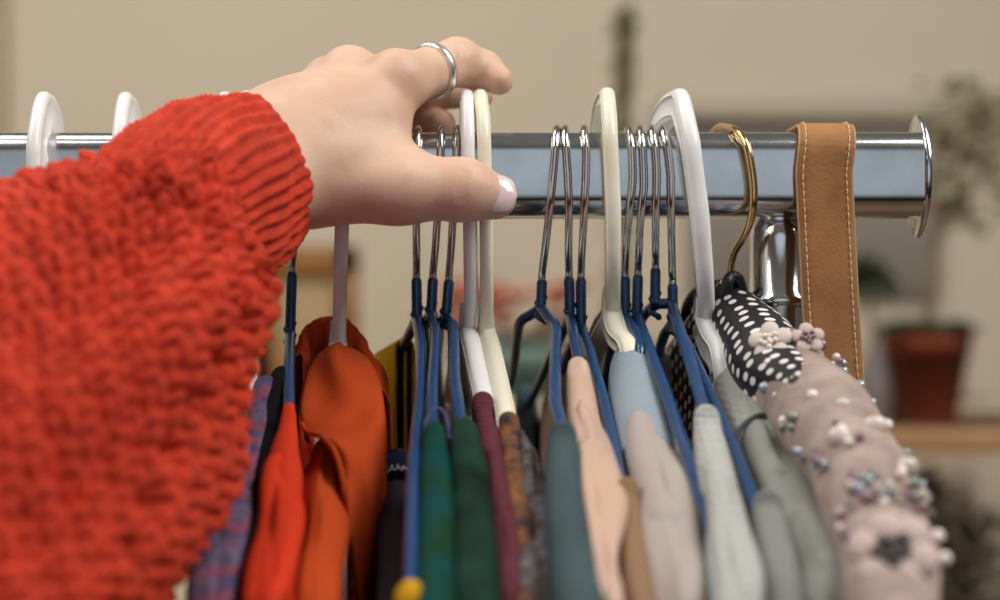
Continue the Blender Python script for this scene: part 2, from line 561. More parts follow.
pd = []
for i in range(len(path) - 1):
    for t in np.linspace(0, 1, 4, endpoint=False):
        pd.append(path[i] * (1 - t) + path[i + 1] * t)
pd.append(path[-1]); pd = np.array(pd)
P3 = np.column_stack([strap_x(pd[:, 1]), pd[:, 0], pd[:, 1] + RZ])
T, N, B = frames(P3, up=(1, 0, 0))
hw = 0.0106


def strap_point(i, lat, out):
    # B points in / out of the loop: choose outward
    o = B[i] * (1 if B[i].dot(P3[i] - np.array([P3[i][0], 0, RZ - .02])) > 0 else -1)
    return P3[i] + N[i] * lat + o * out


lat = np.array([-1, -.97, -.9, -.4, 0, .4, .9, .97, 1, .97, .9, 0, -.9, -.97]) * hw
oo = np.array([0, .0007, .001, .0011, .0011, .0011, .001, .0007, 0, -.0007, -.001, -.001, -.001, -.0007])
G = np.array([[strap_point(i, l, o) for l, o in zip(lat, oo)] for i in range(len(P3))])
mb = MB(); mb.grid(G, True, (True, True)); mb.build('band', M['leather'], ls)
for s in (-1, 1):
    mb = MB()
    acc = 0
    L = np.concatenate([[0], np.cumsum(np.linalg.norm(np.diff(P3, axis=0), axis=1))])
    tt = np.arange(0.002, L[-1], 0.0031)
    for t in tt:
        qs = []
        for u in (t, t + .0006, t + .0015, t + .0021):
            i = min(np.searchsorted(L, u), len(L) - 1)
            o_ = 0.0009 if u in (t, t + .0021) else 0.0014
            base = np.array([np.interp(u, L, P3[:, k]) for k in range(3)])
            oo_ = strap_point(i, 0, 1.0) - P3[i]
            qs.append(base + N[i] * s * (hw - .0022) + oo_ * o_)
        sweep(mb, np.array(qs), 0.00026, 6)
    mb.build('stitching', M['thread'], ls)
for s in (-1, 1):
    mb = MB()
    sweep(mb, np.array([strap_point(i, s * hw * 1.0, 0.0) for i in range(len(P3))]), 0.0006, 8)
    mb.build('edge', M['leather_edge'], ls, label='pale raw cut edge')

# ------------------------------------------------------------------ hangers
KS = 0.40


def arm(px, py, zn, k=KS):
    """a point of the near shoulder slope of a hanger whose neck is at height zn under the rail"""
    d = (zn - CAM_Z - .6 * k) / ((300.0 - py) / F - k)
    return at(px, py, d)


def farm(px, py, zn, k=KS):
    d = (zn - CAM_Z + .6 * k) / ((300.0 - py) / F + k)
    return at(px, py, d)


WR = 0.0017


def hook_yz(r=0.0179):
    p = [(r, -0.004), (r, 0.004)]
    c = 0.0085
    q = r - c
    for k in range(9):
        a = PI / 2 * k / 8
        p.append((c + q * math.cos(a), c + q * math.sin(a)))
    for k in range(9):
        a = PI / 2 + PI / 2 * k / 8
        p.append((-c + q * math.cos(a), c + q * math.sin(a)))
    p += [(-r, 0.0), (-r, -0.006), (-r * .96, -0.012), (-r * .75, -0.021), (-r * .42, -0.030), (-r * .16, -0.039), (0, -0.047)]
    return p


NECK_TURN = {}


def wire_hanger(label, xs, blue_y, neck, near, far=None, lean=0.0, name='wire_hanger'):
    """xs: {py: px} of the hook; neck (px,py); near/far: lists of (px,py) along the arms"""
    zn = at(*neck, .6)[2]
    root = empty(name, at(neck[0], neck[1], .6), label, 'clothes hanger', 'blue wire hangers on the rail')
    ys = sorted(xs)
    zz = [at(0, y, .6)[2] for y in ys][::-1]
    xx = [at(xs[y], y, .6)[0] for y in ys][::-1]
    pts = []
    hy = hook_yz()
    for j, (y, z) in enumerate(hy):
        Z = RZ + z
        if y > 0: x = xx[-1] - lean * y - (0.0006 * (hy[0][1] - z) / .02 if False else 0)
        else: x = float(np.interp(Z, zz, xx))
        # keep the photographed line: hooks nearer than the rail are seen larger
        d = .6 + min(y, 0)
        if y <= 0: x = x * d / .6
        pts.append((x, y, Z))
    zb = at(0, blue_y, .6)[2]
    pts = [p for p in pts if p[2] > zb + .004 or p[1] > 0]
    xb = float(np.interp(zb, zz, xx))
    P = catmull(pts + [(xb, 0, zb + .002), (xb, 0, zb - .004)], 5)
    mb = MB(); sweep(mb, P, WR * .94, 12); mb.build('hook', M['steel'], root)
    nk = at(neck[0], neck[1], .6)
    mb = MB()
    Pb = catmull([(xb, 0, zb), (xb * .6 + nk[0] * .4, 0, zb * .6 + zn * .4), tuple(nk)], 6)
    sweep(mb, Pb, np.concatenate([[WR * .9], np.full(len(Pb) - 1, WR * 1.25)]), 14)
    mb.build('stem', M['blue'], root, label='blue coated stem')
    # twist at the neck
    mb = MB()
    t = np.linspace(0, 1, 40)
    hx = np.column_stack([nk[0] + .0015 * np.cos(t * 4 * PI), nk[1] + .0015 * np.sin(t * 4 * PI), nk[2] + .0045 - .010 * t])
    sweep(mb, hx, WR * .75, 8)
    mb.build('twist', M['blue'], root)
    # arms
    npts = [nk] + [arm(x, y, zn) for x, y in near]
    if far: fpts = [nk] + [farm(x, y, zn) for x, y in far]
    else: fpts = [nk] + [np.array([2 * nk[0] - p[0], -p[1], p[2]]) for p in npts[1:]]
    tips = []
    for pp in (npts, fpts):
        pp = [np.asarray(p, float) for p in pp]
        dirn = pp[-1] - pp[-2]; dirn /= np.linalg.norm(dirn)
        hh = np.array([dirn[0], dirn[1], 0])
        reach = 0.195 - abs(pp[-1][1])
        if reach > 0.01:
            e_ = pp[-1]; k_ = reach / max(abs(dirn[1]), .3)
            pp.append(e_ + dirn * min(.005, k_ * .3) + (0, 0, -.006))
            pp.append(e_ + dirn * min(.016, k_ * .4) + (0, 0, -.016))
            pp.append(e_ + dirn * k_ + (0, 0, -.036))
        # densify with small bends only
        Q = [pp[0]]
        for i in range(1, len(pp)):
            a_, b_ = pp[i - 1], pp[i]
            for t in (0.12, 0.5, 0.88): Q.append(a_ * (1 - t) + b_ * t)
        Q.append(pp[-1])
        P = catmull(Q, 4)
        mb = MB(); sweep(mb, P, WR * 1.28, 12); mb.build('arm', M['blue'], root)
        tips.append(P[-1])
    a_, b_ = tips
    mb = MB()
    dn = np.array([0, 0, -1.0])
    hdir = (a_ - b_); hdir[2] = 0; hdir /= np.linalg.norm(hdir)
    zl = min(a_[2], b_[2]) - .022
    lo = lambda p, s: np.array([p[0], p[1], zl]) - hdir * s
    P = catmull([a_, a_ + hdir * .004 + dn * .006, lo(a_, 0.004), lo(a_, .02), lo(b_, -.02), lo(b_, -.004), b_ - hdir * .004 + dn * .006, b_], 6)
    sweep(mb, P, WR * 1.28, 10); mb.build('bottom_bar', M['blue'], root)
    return root, zn, nk


H = {}
H['w1'] = wire_hanger('blue wire hanger beside the red cuff holding the red orange blouse', {130: 300, 200: 297, 245: 294, 275: 292}, 272, (290, 334), [(289, 375), (289, 416)])
H['w2'] = wire_hanger('blue wire hanger under the hand with the yellow striped top, its long arm in view', {130: 418, 180: 416.5, 278: 416.5}, 278, (417, 319), [(421, 345), (420, 400), (413, 470), (411, 582)], [(403, 347), (396, 375), (392, 420)])
H['w3'] = wire_hanger('blue wire hanger under the hand holding the teal top', {130: 441, 180: 440, 220: 437.5, 278: 433}, 278, (431, 314), [(436, 332), (432, 392), (433, 437)], [(424, 322), (427, 370), (430, 410)])
H['w4'] = wire_hanger('blue wire hanger just left of the white hooks holding the dark green velvet top', {130: 457, 180: 456, 220: 453, 280: 449}, 280, (446, 316), [(453, 326), (454, 378), (462, 430)], [(440, 322), (437, 360), (440, 400)])
H['w5'] = wire_hanger('blue wire hanger with both notched arms spread, holding the slate blue top', {130: 556.5, 160: 555, 200: 551, 250: 545, 280: 542}, 280, (541, 308), [(556, 327), (555, 372), (555, 402), (565, 440)], [(519, 322), (513, 375), (503, 402)])
H['w6'] = wire_hanger('blue wire hanger holding the blush satin blouse', {130: 564.5, 180: 568, 210: 569, 250: 568.5, 280: 569}, 277, (570, 316), [(573, 332), (577, 352), (580, 370)], [(562, 334), (550, 360), (530, 404), (526, 440)])
H['w7'] = wire_hanger('blue wire hanger with a long bare near arm, holding the tan garment', {130: 583.5, 160: 587, 200: 585, 250: 582, 280: 581}, 278, (581, 328), [(590, 352), (603, 400), (613, 445), (622, 492)], [(568, 356), (556, 388), (548, 425)])
H['w8'] = wire_hanger('blue wire hanger just right of the slim white hook, above the pale blue collar', {130: 628, 155: 632, 185: 633, 215: 629, 250: 626, 278: 625}, 277, (625, 316), [(637, 335), (640, 348)], [(614, 332), (606, 370)])
H['w9'] = wire_hanger('blue wire hanger whose near arm ends in the small light grey top', {130: 639.5, 160: 643.5, 190: 644, 225: 640, 275: 638}, 275, (637, 316), [(648, 345), (669, 402), (690, 465), (710, 524)], [(628, 335), (615, 372)])
H['w10'] = wire_hanger('blue wire hanger with a flat bent shoulder holding the light grey blouse', {130: 651, 155: 655.5, 180: 657, 220: 655.5, 270: 655.5}, 268, (655, 304), [(671, 303.5), (676, 318), (690, 362), (709, 428)], [(643, 316), (632, 345)])
H['w11'] = wire_hanger('blue wire hanger nearest the broad white hook with an arm over the grey sleeve', {130: 662, 155: 668, 180: 671, 220: 671, 285: 672.5}, 284, (673, 322), [(688, 346), (712, 400), (736, 455), (756, 508)], [(664, 335), (655, 365)])

# white plastic hangers ---------------------------------------------------------


def groove_profile(hn, hb, g=0.22):
    """hn: half size along N (in-plane), hb: half thickness; faces carry a shallow recess"""
    r = hb * .85
    q = []
    def arc(cx, cy, a0):
        for k in range(5):
            a = math.radians(a0 + 90 * k / 4)
            q.append((cx + r * math.cos(a), cy + r * math.sin(a)))
    arc(hn - r, hb - r, 0)
    q.extend([(hn * .62, hb), (hn * .5, hb * (1 - g)), (0, hb * (1 - g * 1.1)), (-hn * .5, hb * (1 - g)), (-hn * .62, hb)])
    arc(-hn + r, hb - r, 90)
    arc(-hn + r, -hb + r, 180)
    q.extend([(-hn * .62, -hb), (-hn * .5, -hb * (1 - g)), (0, -hb * (1 - g * 1.1)), (hn * .5, -hb * (1 - g)), (hn * .62, -hb)])
    arc(hn - r, -hb + r, 270)
    return np.array(q)


def plastic_hanger(label, xs, top_y, neck, near, m='white', yaw=0.0, hw=0.0042, ht=0.0027, rf=0.0215, armw=0.0044, far=None, armt=None, name='plastic_hanger'):
    zn = at(*neck, .6)[2]
    nk = at(*neck, .6)
    root = empty(name, nk, label, 'clothes hanger', 'white plastic hangers on the rail')
    ys = sorted(xs)
    zz = [at(0, y, .6)[2] for y in ys][::-1]
    xx = [at(xs[y], y, .6)[0] for y in ys][::-1]
    ztop = at(0, top_y, .6)[2] - RZ - hw
    yz = []
    rb = 0.0235
    zc = ztop - rf * 1.05
    yz += [(rb * 1.0, zc - .016), (rb, zc - .006)]
    for k in range(13):
        a = PI * k / 12
        yz.append((rb * math.cos(a) if a < PI / 2 else rf * math.cos(a), zc + (ztop - zc) * math.sin(a)))
    yz += [(-rf, zc - .012), (-rf, zc - .022), (-rf * .93, zc - .033), (-rf * .72, zc - .046), (-rf * .4, zc - .058)]
    yz = [p for p in yz if p[1] + RZ > zn + .014]
    yz += [(-.002, zn - RZ + .006), (0, zn - RZ)]
    pts = []
    for y, z in yz:
        x = float(np.interp(RZ + z, zz, xx))
        d = .6 + y
        if y <= 0: x = x * d / .6
        else: x = x - yaw * y
        pts.append((x, y, RZ + z))
    P = catmull(pts, 5)
    mb = MB()
    # cross-section: N lies across the hanger plane
    sweep(mb, P, 1.0, up=(1, 0.0, 0), prof=groove_profile(hw, ht)[:, ::-1])
    mb.build('hook', M[m], root)
    npts = [nk + (0, 0, .014), nk + (0, 0, .004)] + [arm(x, y, zn) for x, y in near]
    if far: fpts = [nk + (0, 0, .014), nk + (0, 0, .004)] + [farm(x, y, zn) for x, y in far]
    else: fpts = [nk + (0, 0, .014), nk + (0, 0, .004)] + [np.array([2 * nk[0] - p[0], -p[1], p[2]]) for p in npts[2:]]
    for pp in (npts, fpts):
        dirn = pp[-1] - pp[-2]; dirn /= np.linalg.norm(dirn)
        reach = 0.19 - abs(pp[-1][1])
        if reach > 0.01:
            e_ = pp[-1]; k_ = reach / max(abs(dirn[1]), .3)
            pp.append(e_ + dirn * min(.005, k_ * .3) + (0, 0, -.006))
            pp.append(e_ + dirn * min(.016, k_ * .4) + (0, 0, -.016))
            pp.append(e_ + dirn * k_ + (0, 0, -.036))
        P = catmull(pp, 8)
        mb = MB()
        rr = np.interp(np.linspace(0, 1, len(P)), [0, .25, 1], [.8, 1.05, .95])
        sweep(mb, P, rr, up=(1, 0, 0), prof=groove_profile(armw, armt or ht * 1.3, .3)[:, ::-1])
        mb.build('arm', M[m], root)
    return root, zn, nk


H['A'] = plastic_hanger('white plastic hanger with its hook farthest along the rail beyond the red sleeve', {92: 61, 97: 53, 105: 47, 118: 43, 150: 38, 300: 36}, 92, (36, 335), [(10, 420), (-30, 520)], yaw=0.0, hw=.0078)
H['B'] = plastic_hanger('white plastic hanger with its hook peeping over the red sleeve beside the cuff', {93: 134, 98: 130, 106: 127, 118: 125, 150: 122, 300: 122}, 92.5, (120, 335), [(105, 420), (80, 520)], yaw=0.0, hw=.0076)
H['C'] = plastic_hanger('white plastic hanger with only its hook tip showing above the red cuff', {92: 225, 130: 225, 200: 224, 300: 224}, 92, (224, 345), [(204, 420), (165, 520)], yaw=0.3)
H['C2'] = plastic_hanger('white plastic hanger behind the wrist carrying the purple plaid shirt', {92: 247, 130: 246, 200: 246, 300: 245}, 91, (245, 345), [(246, 370), (249, 388)], yaw=0.3)
H['D'] = plastic_hanger('white plastic hanger with a straight shaft below the hand holding the rust shirt', {92: 346, 130: 345, 225: 342, 300: 340, 350: 339}, 92, (338, 354), [(338, 357)], hw=.0032, ht=.0026, yaw=0.2)
H['E'] = plastic_hanger('pinched white plastic hanger holding the maroon knit', {90: 466.5, 130: 467.5, 215: 470, 300: 471, 335: 467}, 90, (467, 338), [(472, 352), (479, 385), (483, 402)], hw=.0042, ht=.0027, yaw=0.05)
H['F'] = plastic_hanger('pinched cream plastic hanger holding the mottled tweed cardigan', {90: 479, 130: 483.5, 215: 486.5, 300: 487, 335: 485}, 89.5, (486, 340), [(492, 356), (500, 392), (506, 422)], m='cream', hw=.0042, ht=.0027, yaw=0.1)
H['G'] = plastic_hanger('slim white plastic hanger between the blue hangers holding the grey blouse with pale blue collar', {88: 606, 130: 609, 215: 613, 300: 613, 335: 611}, 88, (611, 322), [(617, 336), (628, 349)], m='cream', hw=.0042, ht=.0030, yaw=0.15, far=[(602, 330), (594, 350), (588, 380)])
H['Hh'] = plastic_hanger('broad white plastic hanger with a wide hook holding the checked grey blouse', {90: 672, 110: 681, 150: 690, 215: 699, 300: 706, 335: 707}, 89, (705, 330), [(712, 343), (721, 358)], hw=.0066, ht=.0034, yaw=0.50, rf=.0225, armw=.007, armt=.0046, far=[(697, 350), (688, 380), (680, 412)])

# gold hook hanger -------------------------------------------------------------
gr = empty('padded_hanger', at(731, 275, .6), 'padded satin hanger with a gold hook under the polka dot fabric', 'clothes hanger')
gp = [np.array([at(708, 131, .622)[0], .0215, RZ + .0125]), np.array([at(713, 130, .612)[0], .013, RZ + .0180]), at(719, 127.5, .605), at(727, 127.5, .596), at(736, 130.5, .585), at(744, 140, .579), at(749, 155, .577), at(753, 180, .577), at(753.5, 203, .577), at(750, 222, .581), at(743, 238, .588), at(734, 254, .596), at(730.5, 272, .6), at(730.5, 284, .6)]
mb = MB(); sweep(mb, catmull(gp, 6), 0.00155, 12); mb.build('hook', M['gold'], gr, label='gold hook')
mb = MB()
zg = at(0, 290, .6)[2]
P = catmull([arm(896, 540, zg) - (0, 0, .022), arm(815, 370, zg) - (0, 0, .022), at(735, 300, .6) - (0, 0, .016), at(733, 292, .6) + (-.012, .09, -.05), at(733, 292, .6) + (-.02, .19, -.09)], 8)
sweep(mb, P, np.interp(np.linspace(0, 1, len(P)), [0, .1, .5, .9, 1], [.005, .008, .008, .010, .006]), 16)
mb.build('padding', mat('padding_satin', lin(40, 36, 38), 0.5), gr)

# ------------------------------------------------------------------ garments


def fabric(name, rgb, rough=0.85, **k):
    k.setdefault('sheen', 0.04); k.setdefault('weave', 0.25); k.setdefault('wscale', 1100.0)
    m = mat(name, lin(*rgb), rough, **k)
    m.node_tree.nodes['Principled BSDF'].inputs['Specular IOR Level'].default_value = 0.4 if 'satin' in name else 0.08
    return m


def fold_noise(s, t, seed, amp):
    return 1.5 * amp * (np.sin(s * 55 + seed * 1.7 + 2.2 * np.sin(t * 9 + seed)) * .5 + np.sin(s * 120 + t * 21 + seed * 3.1) * .28 + np.sin(t * 33 - s * 37 + seed) * .3)


class Garment:
    def __init__(s, name, label, cat, zn, xn, group=None):
        s.zn, s.xn = zn, xn
        s.root = empty(name, (xn, 0, zn - .02), label, cat, group)

    def pts(s, ridge):
        return [np.array([*(arm(x, y, s.zn) + (0, -.001, .0018)), w / 2 / F * (arm(x, y, s.zn)[1] - CAM_Y)]) for x, y, w in ridge]

    def hood(s, ridge, m, name='body', end='drop', leg=0.26, hc=0.9, far=True, folds=.0022, seed=1.0, leg_end=0.05, flare=0.0, n=8, dip=.05):
        near = s.pts(ridge)
        h = near[-1][:3] - near[0][:3]; h[2] = 0; h /= np.linalg.norm(h)
        nvec = np.array([-h[1], h[0], 0]); nvec *= 1 if nvec[0] > 0 else -1
        rows = []      # point, halfwidth, b dir, leg length
        down = np.array([0, 0, -1.0])
        zb = near[-1][2] - leg

        def drop(p, hv):
            out = []
            r = 0.014
            for k in (1, 2, 3):
                a = PI / 2 * k / 3
                c = p[:3] + hv * r * math.sin(a) + down * r * (1 - math.cos(a)) * 1.2
                out.append((c, p[3], down * math.cos(a) - hv * math.sin(a), leg_end))
            for dz in (.03, .07, .12, .2):
                out.append((p[:3] + hv * (r + .002) + down * (r + dz), p[3], -hv, leg_end))
            return out
        nr = [(p[:3], p[3], down, p[2] - zb) for p in near]
        tail = drop(near[-1], h) if end == 'drop' else []
        if far:
            fr = []
            for p in near[::-1]:
                q = np.array([2 * s.xn - p[0], -p[1], p[2]])
                if q[1] < 0.03: continue
                fr.append((q, p[3], down, p[2] - zb))
            mid = []
            p0 = near[0]
            if p0[1] < -0.02 and fr:
                q0 = fr[-1][0]
                c1 = p0[:3] * .9 + q0 * .1 + down * dip; c2 = p0[:3] * .1 + q0 * .9 + down * dip
                mid = [(c2, p0[3] * .8, down, c2[2] - zb), (c1, p0[3] * .8, down, c1[2] - zb)]
            rows = fr + mid + nr + tail
        else:
            rows = nr + tail
        C = catmull([np.concatenate([r_[0], [r_[1]], r_[2], [r_[3]]]) for r_ in rows], n)
        Pn, A, Bv, Lg = C[:, :3], C[:, 3], C[:, 4:7], np.maximum(C[:, 7], .012)
        Bv /= np.linalg.norm(Bv, axis=1)[:, None]
        sl = np.concatenate([[0], np.cumsum(np.linalg.norm(np.diff(Pn, axis=0), axis=1))])
        phis = np.linspace(-PI / 2, PI / 2, 15)
        legs = np.linspace(0, 1, 14)[1:] ** 1.5
        G = []
        for i in range(len(Pn)):
            a = A[i]; row = []
            L = max(Lg[i], a * hc * 1.05)
            for t in legs[::-1]:
                dep = a * hc + (L - a * hc) * t
                off = fold_noise(sl[i], dep, seed, folds) * min(1, dep / .03)
                row.append(Pn[i] + nvec * (-a * (1 + flare * t) + off) + Bv[i] * dep)
            for ph in phis:
                off = fold_noise(sl[i], 0.0, seed, folds) * .5
                row.append(Pn[i] + nvec * (a * math.sin(ph) + off * .4) + Bv[i] * (a * hc * (1 - math.cos(ph)) + abs(off) * .3))
            for t in legs:
                dep = a * hc + (L - a * hc) * t
                off = fold_noise(sl[i], dep, seed, folds) * min(1, dep / .03)
                row.append(Pn[i] + nvec * (a * (1 + flare * t) + off) + Bv[i] * dep)
            G.append(row)
        mb = MB(); mb.grid(np.array(G))
        o = mb.build(name, m, s.root)
        md = o.modifiers.new('thickness', 'SOLIDIFY'); md.thickness = 0.0009; md.offset = -1
        return o

    def sleeve(s, ridge, m, name='sleeve', drop=True, folds=.0012, seed=2.0, n=9, sq=1.0, start=0.55, label=None, mirror=True):
        near = s.pts(ridge)
        objs = []
        h = near[-1][:3] - near[0][:3]; h[2] = 0; h /= np.linalg.norm(h)
        down = np.array([0, 0, -1.0])
        if drop:
            p = near[-1]
            for dz in (.03, .08, .15, .22):
                near.append(np.array([*(p[:3] + h * min(dz * .25, .012) + down * dz), p[3] * (1 + dz * .5)]))
        C = catmull(near, n)
        for sg in ((1, -1) if mirror else (1,)):
            P = C[:, :3].copy(); A = C[:, 3].copy()
            hv = h.copy()
            if sg < 0:
                P[:, 0] = 2 * s.xn - P[:, 0]; P[:, 1] = -P[:, 1]; hv = -h
            T = np.gradient(P, axis=0); T /= np.linalg.norm(T, axis=1)[:, None]
            nv = np.array([-h[1], h[0], 0]); nv *= 1 if nv[0] > 0 else -1
            Bv = np.cross(T, nv); Bv /= np.linalg.norm(Bv, axis=1)[:, None]
            sgn = np.sign(Bv[:, 2] + 0 * Bv[:, 1]); 
            # keep B pointing up / out
            for i in range(len(Bv)):
                if Bv[i].dot(np.array([0, 0, 1.0]) + hv * 0.8) < 0: Bv[i] *= -1
            sl = np.concatenate([[0], np.cumsum(np.linalg.norm(np.diff(P, axis=0), axis=1))])
            ang = np.linspace(0, 2 * PI, 40, endpoint=False)
            G = []
            for i in range(len(P)):
                a = A[i]
                st = start + (1 - start) * float(sstep(0, .006, sl[i]))
                c = P[i] - Bv[i] * a * sq
                f = fold_noise(sl[i], ang * .03, seed, folds) + folds * .8 * np.sin(ang * 3 + sl[i] * 40 + seed)
                G.append(c + ((a * st + f) * np.sin(ang))[:, None] * nv + ((a * sq * st + f) * np.cos(ang))[:, None] * Bv[i])
            mb = MB(); mb.grid(np.array(G), True, (True, False))
            objs.append(mb.build(name, m, s.root, label=label))
        return objs


def zx(key):
    return H[key][1], H[key][2][0]


# purple plaid -----------------------------------------------------------------
def plaid(name, c1, c2, c3, scale=160):
    m = fabric(name, c1, col2=lin(*c2), vscale=130)
    nt = m.node_tree; b = nt.nodes['Principled BSDF']
    src = b.inputs['Base Color'].links[0].from_socket
    wv = nt.nodes.new('ShaderNodeTexWave'); wv.inputs['Scale'].default_value = scale; wv.inputs['Distortion'].default_value = 9.0
    tc = nt.nodes.new('ShaderNodeTexCoord'); nt.links.new(tc.outputs['Object'], wv.inputs['Vector'])
    wv.bands_direction = 'Z'
    mx = nt.nodes.new('ShaderNodeMix'); mx.data_type = 'RGBA'
    cr = nt.nodes.new('ShaderNodeMapRange'); cr.inputs['From Min'].default_value = .6; cr.inputs['From Max'].default_value = .9
    cr.inputs['To Max'].default_value = .55
    nt.links.new(wv.outputs['Fac'], cr.inputs['Value'])
    nt.links.new(cr.outputs['Result'], mx.inputs['Factor'])
    nt.links.new(src, mx.inputs['A']); mx.inputs['B'].default_value = lin(*c3)
    nt.links.new(mx.outputs['Result'], b.inputs['Base Color'])
    return m


m = plaid('purple_plaid', (112, 96, 116), (72, 62, 92), (150, 72, 84), 40)
g = Garment('plaid_shirt', 'purple and grey plaid shirt hanging beneath the red sleeve', 'shirt', *zx('C2'))
g.hood([(268, 384, 24), (263, 410, 28), (255, 440, 28), (246, 470, 26)], m, seed=1.3)
g.sleeve([(250, 436, 22), (238, 470, 40), (227, 520, 46), (214, 600, 48)], m)

# near-black draped shape added between plaid and red -------------------------------------
m = fabric('near_black_cloth', (24, 22, 26))
g = Garment('dark_drape', 'near-black draped shape between the plaid shirt and the red orange blouse', 'shirt', at(0, 345, .6)[2], at(268, 0, .6)[0])
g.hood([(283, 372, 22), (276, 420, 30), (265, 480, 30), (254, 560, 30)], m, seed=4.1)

# red-orange blouse ------------------------------------------------------------
m = fabric('red_orange_cotton', (204, 58, 32), 0.75, var=.1, vscale=30)
g = Garment('red_blouse', 'bright red orange blouse with a puffed sleeve next to the rust shirt', 'blouse', *zx('w1'))
g.hood([(289, 414, 9), (287, 428, 20), (285, 445, 30), (285, 462, 38)], m, seed=2.2, end='drop', leg_end=.02)
g.sleeve([(284, 456, 30), (280, 480, 40), (276, 530, 44), (270, 580, 42), (267, 606, 36)], m, seed=3, folds=.0016)
mb = MB(); tp = arm(266, 606, g.zn); sweep(mb, np.array([tp + (0, .012, -.004), tp + (0, -.004, -.001), tp + (0, -.006, -.012)]), .0022)
mb.build('tip', M['blue'], H['w1'][0])

# rust shirt -------------------------------------------------------------------
m = fabric('rust_cotton', (182, 70, 30), 0.8, var=.12, vscale=24)
g = Garment('rust_shirt', 'rust orange collared shirt on the white hanger below the hand', 'shirt', *zx('D'))
g.sleeve([(330, 430, 30), (326, 470, 44), (322, 530, 44), (316, 600, 46)], m, seed=6)
# back collar standing behind the shaft
arc = catmull([at(300, 356, .592), at(303, 338, .60), at(312, 325, .608), at(328, 320, .613), at(346, 322, .613), at(360, 338, .607), at(371, 362, .592), at(379, 392, .572)], 6)
rows = []
for i, p in enumerate(arc):
    w_ = .0012 * math.sin(i * .9) + .0008 * math.sin(i * 2.1)
    c_ = np.array([arc[:, 0].mean(), -.02, 0])
    out = np.array([p[0] - c_[0], p[1] - c_[1], 0]); out /= np.linalg.norm(out) + 1e-9
    rows.append([p + out * (w_ + o_) + (0, 0, z_) for o_, z_ in ((.004, -.03), (.0045, -.015), (.004, -.005), (.002, -.0005), (0, .0006), (-.002, -.001), (-.003, -.006), (-.0035, -.016), (-.004, -.034))])
mb = MB(); mb.grid(np.array(rows)); o = mb.build('collar', m, g.root)
md = o.modifiers.new('thickness', 'SOLIDIFY'); md.thickness = .001
# front panel hanging below the shoulder, with its stitched edge
rows = []
Lp = catmull([at(326, 352, .592), at(318, 354, .586), at(306, 374, .570), at(300, 404, .548), at(305, 429, .526), at(324, 438, .508), at(337, 456, .500), at(345, 492, .496), at(352, 548, .495), at(357, 625, .495)], 8)
Rp = catmull([at(350, 350, .592), at(356, 350, .588), at(370, 362, .574), at(381, 386, .555), at(386, 412, .540), at(387, 436, .530), at(387, 462, .524), at(387, 496, .52), at(387, 548, .52), at(387, 625, .52)], 8)
for i in range(len(Lp)):
    row = []
    for t in np.linspace(0, 1, 16):
        p = Lp[i] * (1 - t) + Rp[i] * t
        row.append(p + (0, -.010 * math.sin(PI * t) ** .7 * min(1, .3 + i / 16) - .0014 * math.sin(t * 10 + i * .13 + 1.2 * math.sin(i * .2)) - .0026 * math.sin(t * 6.5 - i * .19 + .8), .0035 * math.sin(PI * t) * max(0, 1 - i / 20)))
    rows.append(row)
mb = MB(); mb.grid(np.array(rows)); o = mb.build('body', m, g.root)
md = o.modifiers.new('thickness', 'SOLIDIFY'); md.thickness = .001
mb = MB(); sweep(mb, Lp[30:] + (0, -.0008, 0), .0010, 10); mb.build('hem', m, g.root)

# yellow top -------------------------------------------------------------------
m = fabric('yellow_jersey', (184, 138, 22), 0.8)
mk = fabric('black_stripe', (30, 26, 20), 0.8)
g = Garment('yellow_top', 'yellow strappy top with a black stripe on the hanger beside the rust shirt', 'top', *zx('w2'))
zn = g.zn
fa = [farm(406, 347, zn), farm(399, 358, zn), farm(394, 385, zn), farm(391, 420, zn)]
nv = np.array([1, 0.0, 0])
for nm, mm, o0, o1 in (('strap', m, -.0105, -.0022), ('stripe', mk, -.0024, .0012), ('strap', m, .001, .0075)):
    P = catmull(fa, 6); rows = []
    for i, p in enumerate(P):
        k = 0.35 + .65 * float(sstep(0, 8, i))
        rows.append([p + nv * (o0 * k) + (0, 0, -.16), p + nv * (o0 * k) + (0, -.001, -.03), p + nv * o0 * k + (0, -.001, .001), p + nv * (o0 + o1) * .5 * k + (0, -.001, .0028 if mm is m else .0022),
                     p + nv * o1 * k + (0, -.001, .001), p + nv * (o1 * k) + (0, -.001, -.03), p + nv * (o1 * k) + (0, 0, -.16)])
    mb = MB(); mb.grid(np.array(rows)); o = mb.build(nm, mm, g.root)
    md = o.modifiers.new('thickness', 'SOLIDIFY'); md.thickness = .0012
mb = MB(); mb.sphere(arm(411, 592, g.zn) + (0, 0, -.002), .0048, 16, 22, (.95, 1.3, 1.15)); mb.build('strap_end', m, g.root)

